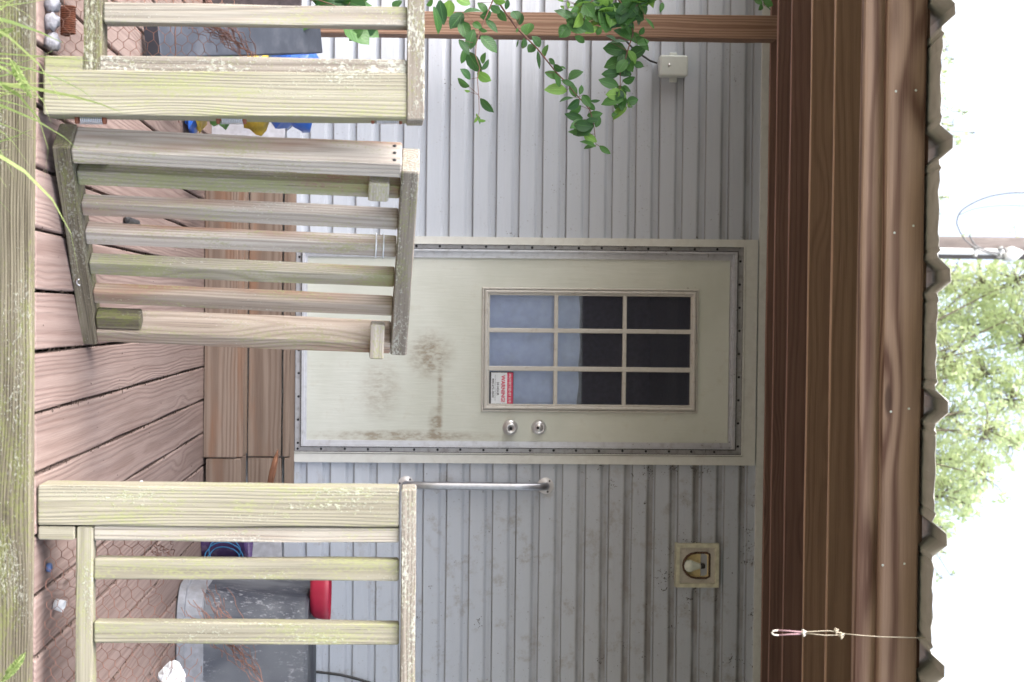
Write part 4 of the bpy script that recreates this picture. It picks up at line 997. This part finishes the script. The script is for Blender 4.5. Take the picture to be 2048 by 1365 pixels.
for _ in range(34): crumb(random.uniform(1200, 1470), random.choice((503, 893, 900, 497))+random.gauss(0, 2), random.uniform(.001, .004), YW-.037)
for _ in range(30): crumb(random.choice((1465, 1474))+random.gauss(0, 2), random.uniform(520, 885), random.uniform(.001, .003), YW-.037)
for (pa, qa, pb, qb) in ((1325, 1182, 1334, 1175), (1372, 1196, 1386, 1198), (1458, 1320, 1464, 1312), (1263, 947, 1266, 954), (1500, 1228, 1506, 1231)):
    db.tube([at(pa, qa, YW-.023), at((pa+pb)/2+2, (qa+qb)/2+2, YW-.024), at(pb, qb, YW-.023)], .0014, 4)
tag(db.build('cobweb_debris', M['debris']), 'dark flecks of cobweb debris stuck over the siding and trim', 'debris', None, 'stuff')

# ------------------------------------------------------------------ grass
gr = MB()
def blade(p, h, lean, w0, var=None):
    p = Vector(p); d = Vector((lean[0], lean[1], 0)); n_ = 7; r = random.random() if var is None else var
    sdv = Vector((random.gauss(0, 1), random.gauss(0, 1), 0)).normalized(); vs, gs, fs = [], [], []
    for i in range(n_+1):
        t = i/n_; c = p+Vector((0, 0, h*(t-.35*t**3*min(1.6, d.length*2))))+d*h*t*t
        ww = w0*(1-t**1.6)+.0003; vs += [c-sdv*ww, c+sdv*ww]; gs += [(r, t, -1), (r, t, 1)]
    for i in range(n_): fs.append((i*2, i*2+1, i*2+3, i*2+2))
    gr.add(vs, fs, gs, True)
for _ in range(330):
    x = -.28-abs(random.gauss(0, .26)); y = random.uniform(2.5, 3.04); t = min(1, max(0, (-x-.25)/.5))
    blade((x, y, 0), random.uniform(.22, .40+.42*t*random.random()), (random.gauss(0, .35), random.gauss(-.1, .2)), random.uniform(.0015, .0045))
for _ in range(120):
    blade((random.uniform(-.3, 1.3), random.uniform(2.4, 3.05), 0), random.uniform(.05, .17), (random.gauss(0, .4), random.gauss(0, .3)), random.uniform(.0015, .003))
for _ in range(30):
    x = random.uniform(-.80, -.36); blade((x, random.uniform(2.6, 3.0), 0), random.uniform(.38, .70), (random.gauss(.15, .4), random.gauss(-.1, .15)), random.uniform(.0045, .0075))
for (x, h, l) in ((.40, .44, (-.55, 0)), (.30, .40, (.4, .2)), (-.38, .50, (.4, -.1)), (-.2, .42, (-.4, 0)), (.70, .40, (.3, 0)), (.02, .40, (.5, 0)), (-.1, .42, (-.6, 0)), (-.3, .46, (-.3, 0)), (-.45, .55, (.25, 0)), (-.5, .5, (.6, 0))):
    blade((x, 2.8, 0), h, l, .0035)
for _ in range(5000):
    x = random.uniform(-4, 4); y = random.uniform(-.5, 3.05)
    if abs(x) > 1.6 or y < 2.3: blade((x, y, 0), random.uniform(.04, .11), (random.gauss(0, .4), random.gauss(0, .4)), random.uniform(.002, .004))
tag(gr.build('grass', M['grass']), 'tall overgrown grass blades in front of the deck edge', 'grass', None, 'stuff')
def seedhead(px0, py0, px1, py1, Y):
    st_ = thing('grass_stalk', None, None)
    return st_
for i, (a, b, lab) in enumerate((((-40, 80), (22, 60), 'fluffy yellow green grass seed head highest on the left'), ((20, 118), (60, 192), 'drooping yellow green grass seed head in front of the deck edge board'), ((5, 1365), (48, 1310), 'small grass seed head at the far right of the deck edge'))):
    mb = MB(); pa = at(*a, 2.9); pb = at(*b, 2.9); root = Vector((pa.x, 2.9, 0))
    mb.tube([root, (root+pa)/2+Vector((0, 0, .0)), pa, pb], .0012, 5)
    for _ in range(150):
        f = random.random(); c = pa+(pb-pa)*f; an = random.uniform(0, 6.28); r_ = .009*math.sin(math.pi*min(1, f*.85+.12))
        t_ = c+Vector((r_*math.cos(an), r_*math.sin(an)*.8, r_*math.sin(an)))+(pb-pa).normalized()*.006
        leaf(mb, c, t_, .45, seg=2)
    tag(mb.build('grass_seed_head', M['grass']), lab, 'grass seed head', 'grass seed heads by the deck')

# ------------------------------------------------------------------ trees and pole beyond the house
def tree(name, label, blobs, trunk, dens, lsz, Y):
    t = thing(name, label, 'tree', 'trees beyond the house'); tr = MB(); tr.tube(trunk, .15, 9, rad=[.20*(1-.8*i/(len(trunk)-1)) for i in range(len(trunk))])
    cr = MB(); top = Vector(trunk[-2])
    for (c, r, k) in blobs:
        c = Vector(c); mid = (top+c)/2+Vector((random.gauss(0, .2), 0, .1)); tr.tube([top, mid, c], .04, 5, rad=[.03, .016, .005])
        subs = [c+Vector((random.gauss(0, 1), random.gauss(0, 1), random.gauss(0, 1)))*r*.55 for _ in range(max(3, int(k/26)))]
        for s_ in subs:
            tr.tube([c, (c+s_)/2+Vector((0, 0, .05)), s_], .006, 3, rad=[.007, .005, .003], caps=False)
        for _ in range(k):
            s_ = random.choice(subs); p = s_+Vector((random.gauss(0, 1), random.gauss(0, 1), random.gauss(0, 1)))*r*.17
            d = Vector((random.gauss(0, 1), random.gauss(0, 1), random.gauss(0, 1))).normalized()
            leaf(cr, p, p+d*lsz*random.uniform(.6, 1.2), .55, Vector((random.gauss(0, 1), random.gauss(0, 1), random.gauss(0, 1))), seg=2)
    tr.build('trunk', M['bark'], t); cr.build('crown', M['treeleaf'], t); return t
YT = 16.0
bl = []
for (px, py, rp) in ((1900, 560, 55), (1960, 560, 60), (2030, 560, 70), (1930, 650, 65), (2000, 650, 50), (2050, 680, 60), (1890, 720, 60), (1960, 750, 60), (2020, 800, 55), (1900, 830, 60), (1970, 860, 55), (2020, 890, 35), (1900, 920, 60), (1960, 950, 45), (1880, 990, 50), (1920, 1000, 35), (1870, 1060, 30),
                     (1860, 640, 60), (1840, 760, 60), (1840, 900, 60), (2100, 600, 70), (2120, 720, 60), (1800, 820, 70)):
    c = at(px, py, YT+random.uniform(-.8, .8)); bl.append((c, rp/178*1.0, int(rp*20)))
tree('tree', 'broad light green tree rising beyond the roof beside the pole', bl, [(1.6, YT, -.1), (1.5, YT, 1.5), (1.3, YT, 3.2), (1.2, YT, 5.0), (1.1, YT, 6.0)], 1, .055, YT)
bl = []
for (px, py, rp, k) in ((1890, 100, 12, 26), (1900, 118, 14, 34), (1880, 140, 12, 20), (1905, 245, 14, 40), (1925, 225, 10, 20), (1915, 285, 12, 34), (1880, 250, 10, 14), (1940, 265, 7, 8), (1880, 395, 10, 18), (1870, 430, 9, 10), (1885, 1105, 12, 22), (1880, 1155, 10, 16), (1900, 1150, 6, 8), (1850, 200, 60, 200), (1800, 320, 60, 200)):
    bl.append((at(px, py, YT+2), rp/158*1.0, k))
tree('tree', 'sparse twiggy treetop just showing over the roof edge at picture top', bl, [(-2.6, YT+2, -.1), (-2.6, YT+2, 2), (-2.5, YT+2, 4), (-2.4, YT+2, 5.6)], 1, .06, YT)
pol = thing('utility_pole', 'wooden utility pole with white conduit beside the light green tree', 'utility pole')
YP = 15.0
x0, x1 = at(1950, 474, YP).x, at(1950, 519, YP).x
MB().tube([((x0+x1)/2, YP, z) for z in (-.1, 2, 4, 6, 8, 10, 11)], (x1-x0)/2, 20).build('pole', M['pole'], pol)
xc = at(1950, 505, YP).x; yc = YP-(x1-x0)/2-.03
ztopc = at(2003, 505, YP).z
MB().tube([(xc, yc, z) for z in (0, 2, 4, 5, ztopc)], .034, 14).build('conduit', M['conduit'], pol)
hd_ = MB().tube([(xc, yc, ztopc-.02), (xc, yc, ztopc+.04), (xc+.02, yc-.03, ztopc+.09), (xc+.05, yc-.05, ztopc+.04), (xc+.055, yc-.05, ztopc-.06)], .05, 14, rad=[.045, .06, .062, .058, .045]); hd_.build('weatherhead', M['conduit'], pol)
for pz_ in (1938, 1988):
    p = at(pz_, 505, YP); MB().box((xc-.055, yc-.04, p.z-.012), (xc+.055, yc+.02, p.z+.012), .004).build('strap', M['conduit'], pol)
for pth, r in ((((1996, 512), (1982, 508), (1955, 498), (1930, 480), (1916, 455), (1914, 440), (1925, 420), (1960, 400), (2000, 389), (2048, 386), (2150, 392), (2400, 440)), .011), (((2000, 508), (1975, 502), (1950, 490), (1938, 470)), .012), (((1992, 515), (2008, 517), (2012, 508), (2008, 498), (1996, 500)), .016), (((1920, 430), (1950, 418), (2000, 412), (2060, 413), (2200, 425), (2400, 470)), .006)):
    P_ = [at(a, b, yc-.06) for a, b in pth]; sm__ = []
    for i in range(len(P_)-1):
        a0_, a1_, a2_, a3_ = P_[max(0, i-1)], P_[i], P_[i+1], P_[min(len(P_)-1, i+2)]
        for q_ in range(6):
            t = q_/6; sm__.append(.5*((2*a1_)+(a2_-a0_)*t+(2*a0_-5*a1_+4*a2_-a3_)*t*t+(3*a1_-a0_-3*a2_+a3_)*t**3))
    sm__.append(P_[-1])
    MB().tube(sm__, r*.72, 6).build('service_wire', M['insul'], pol)
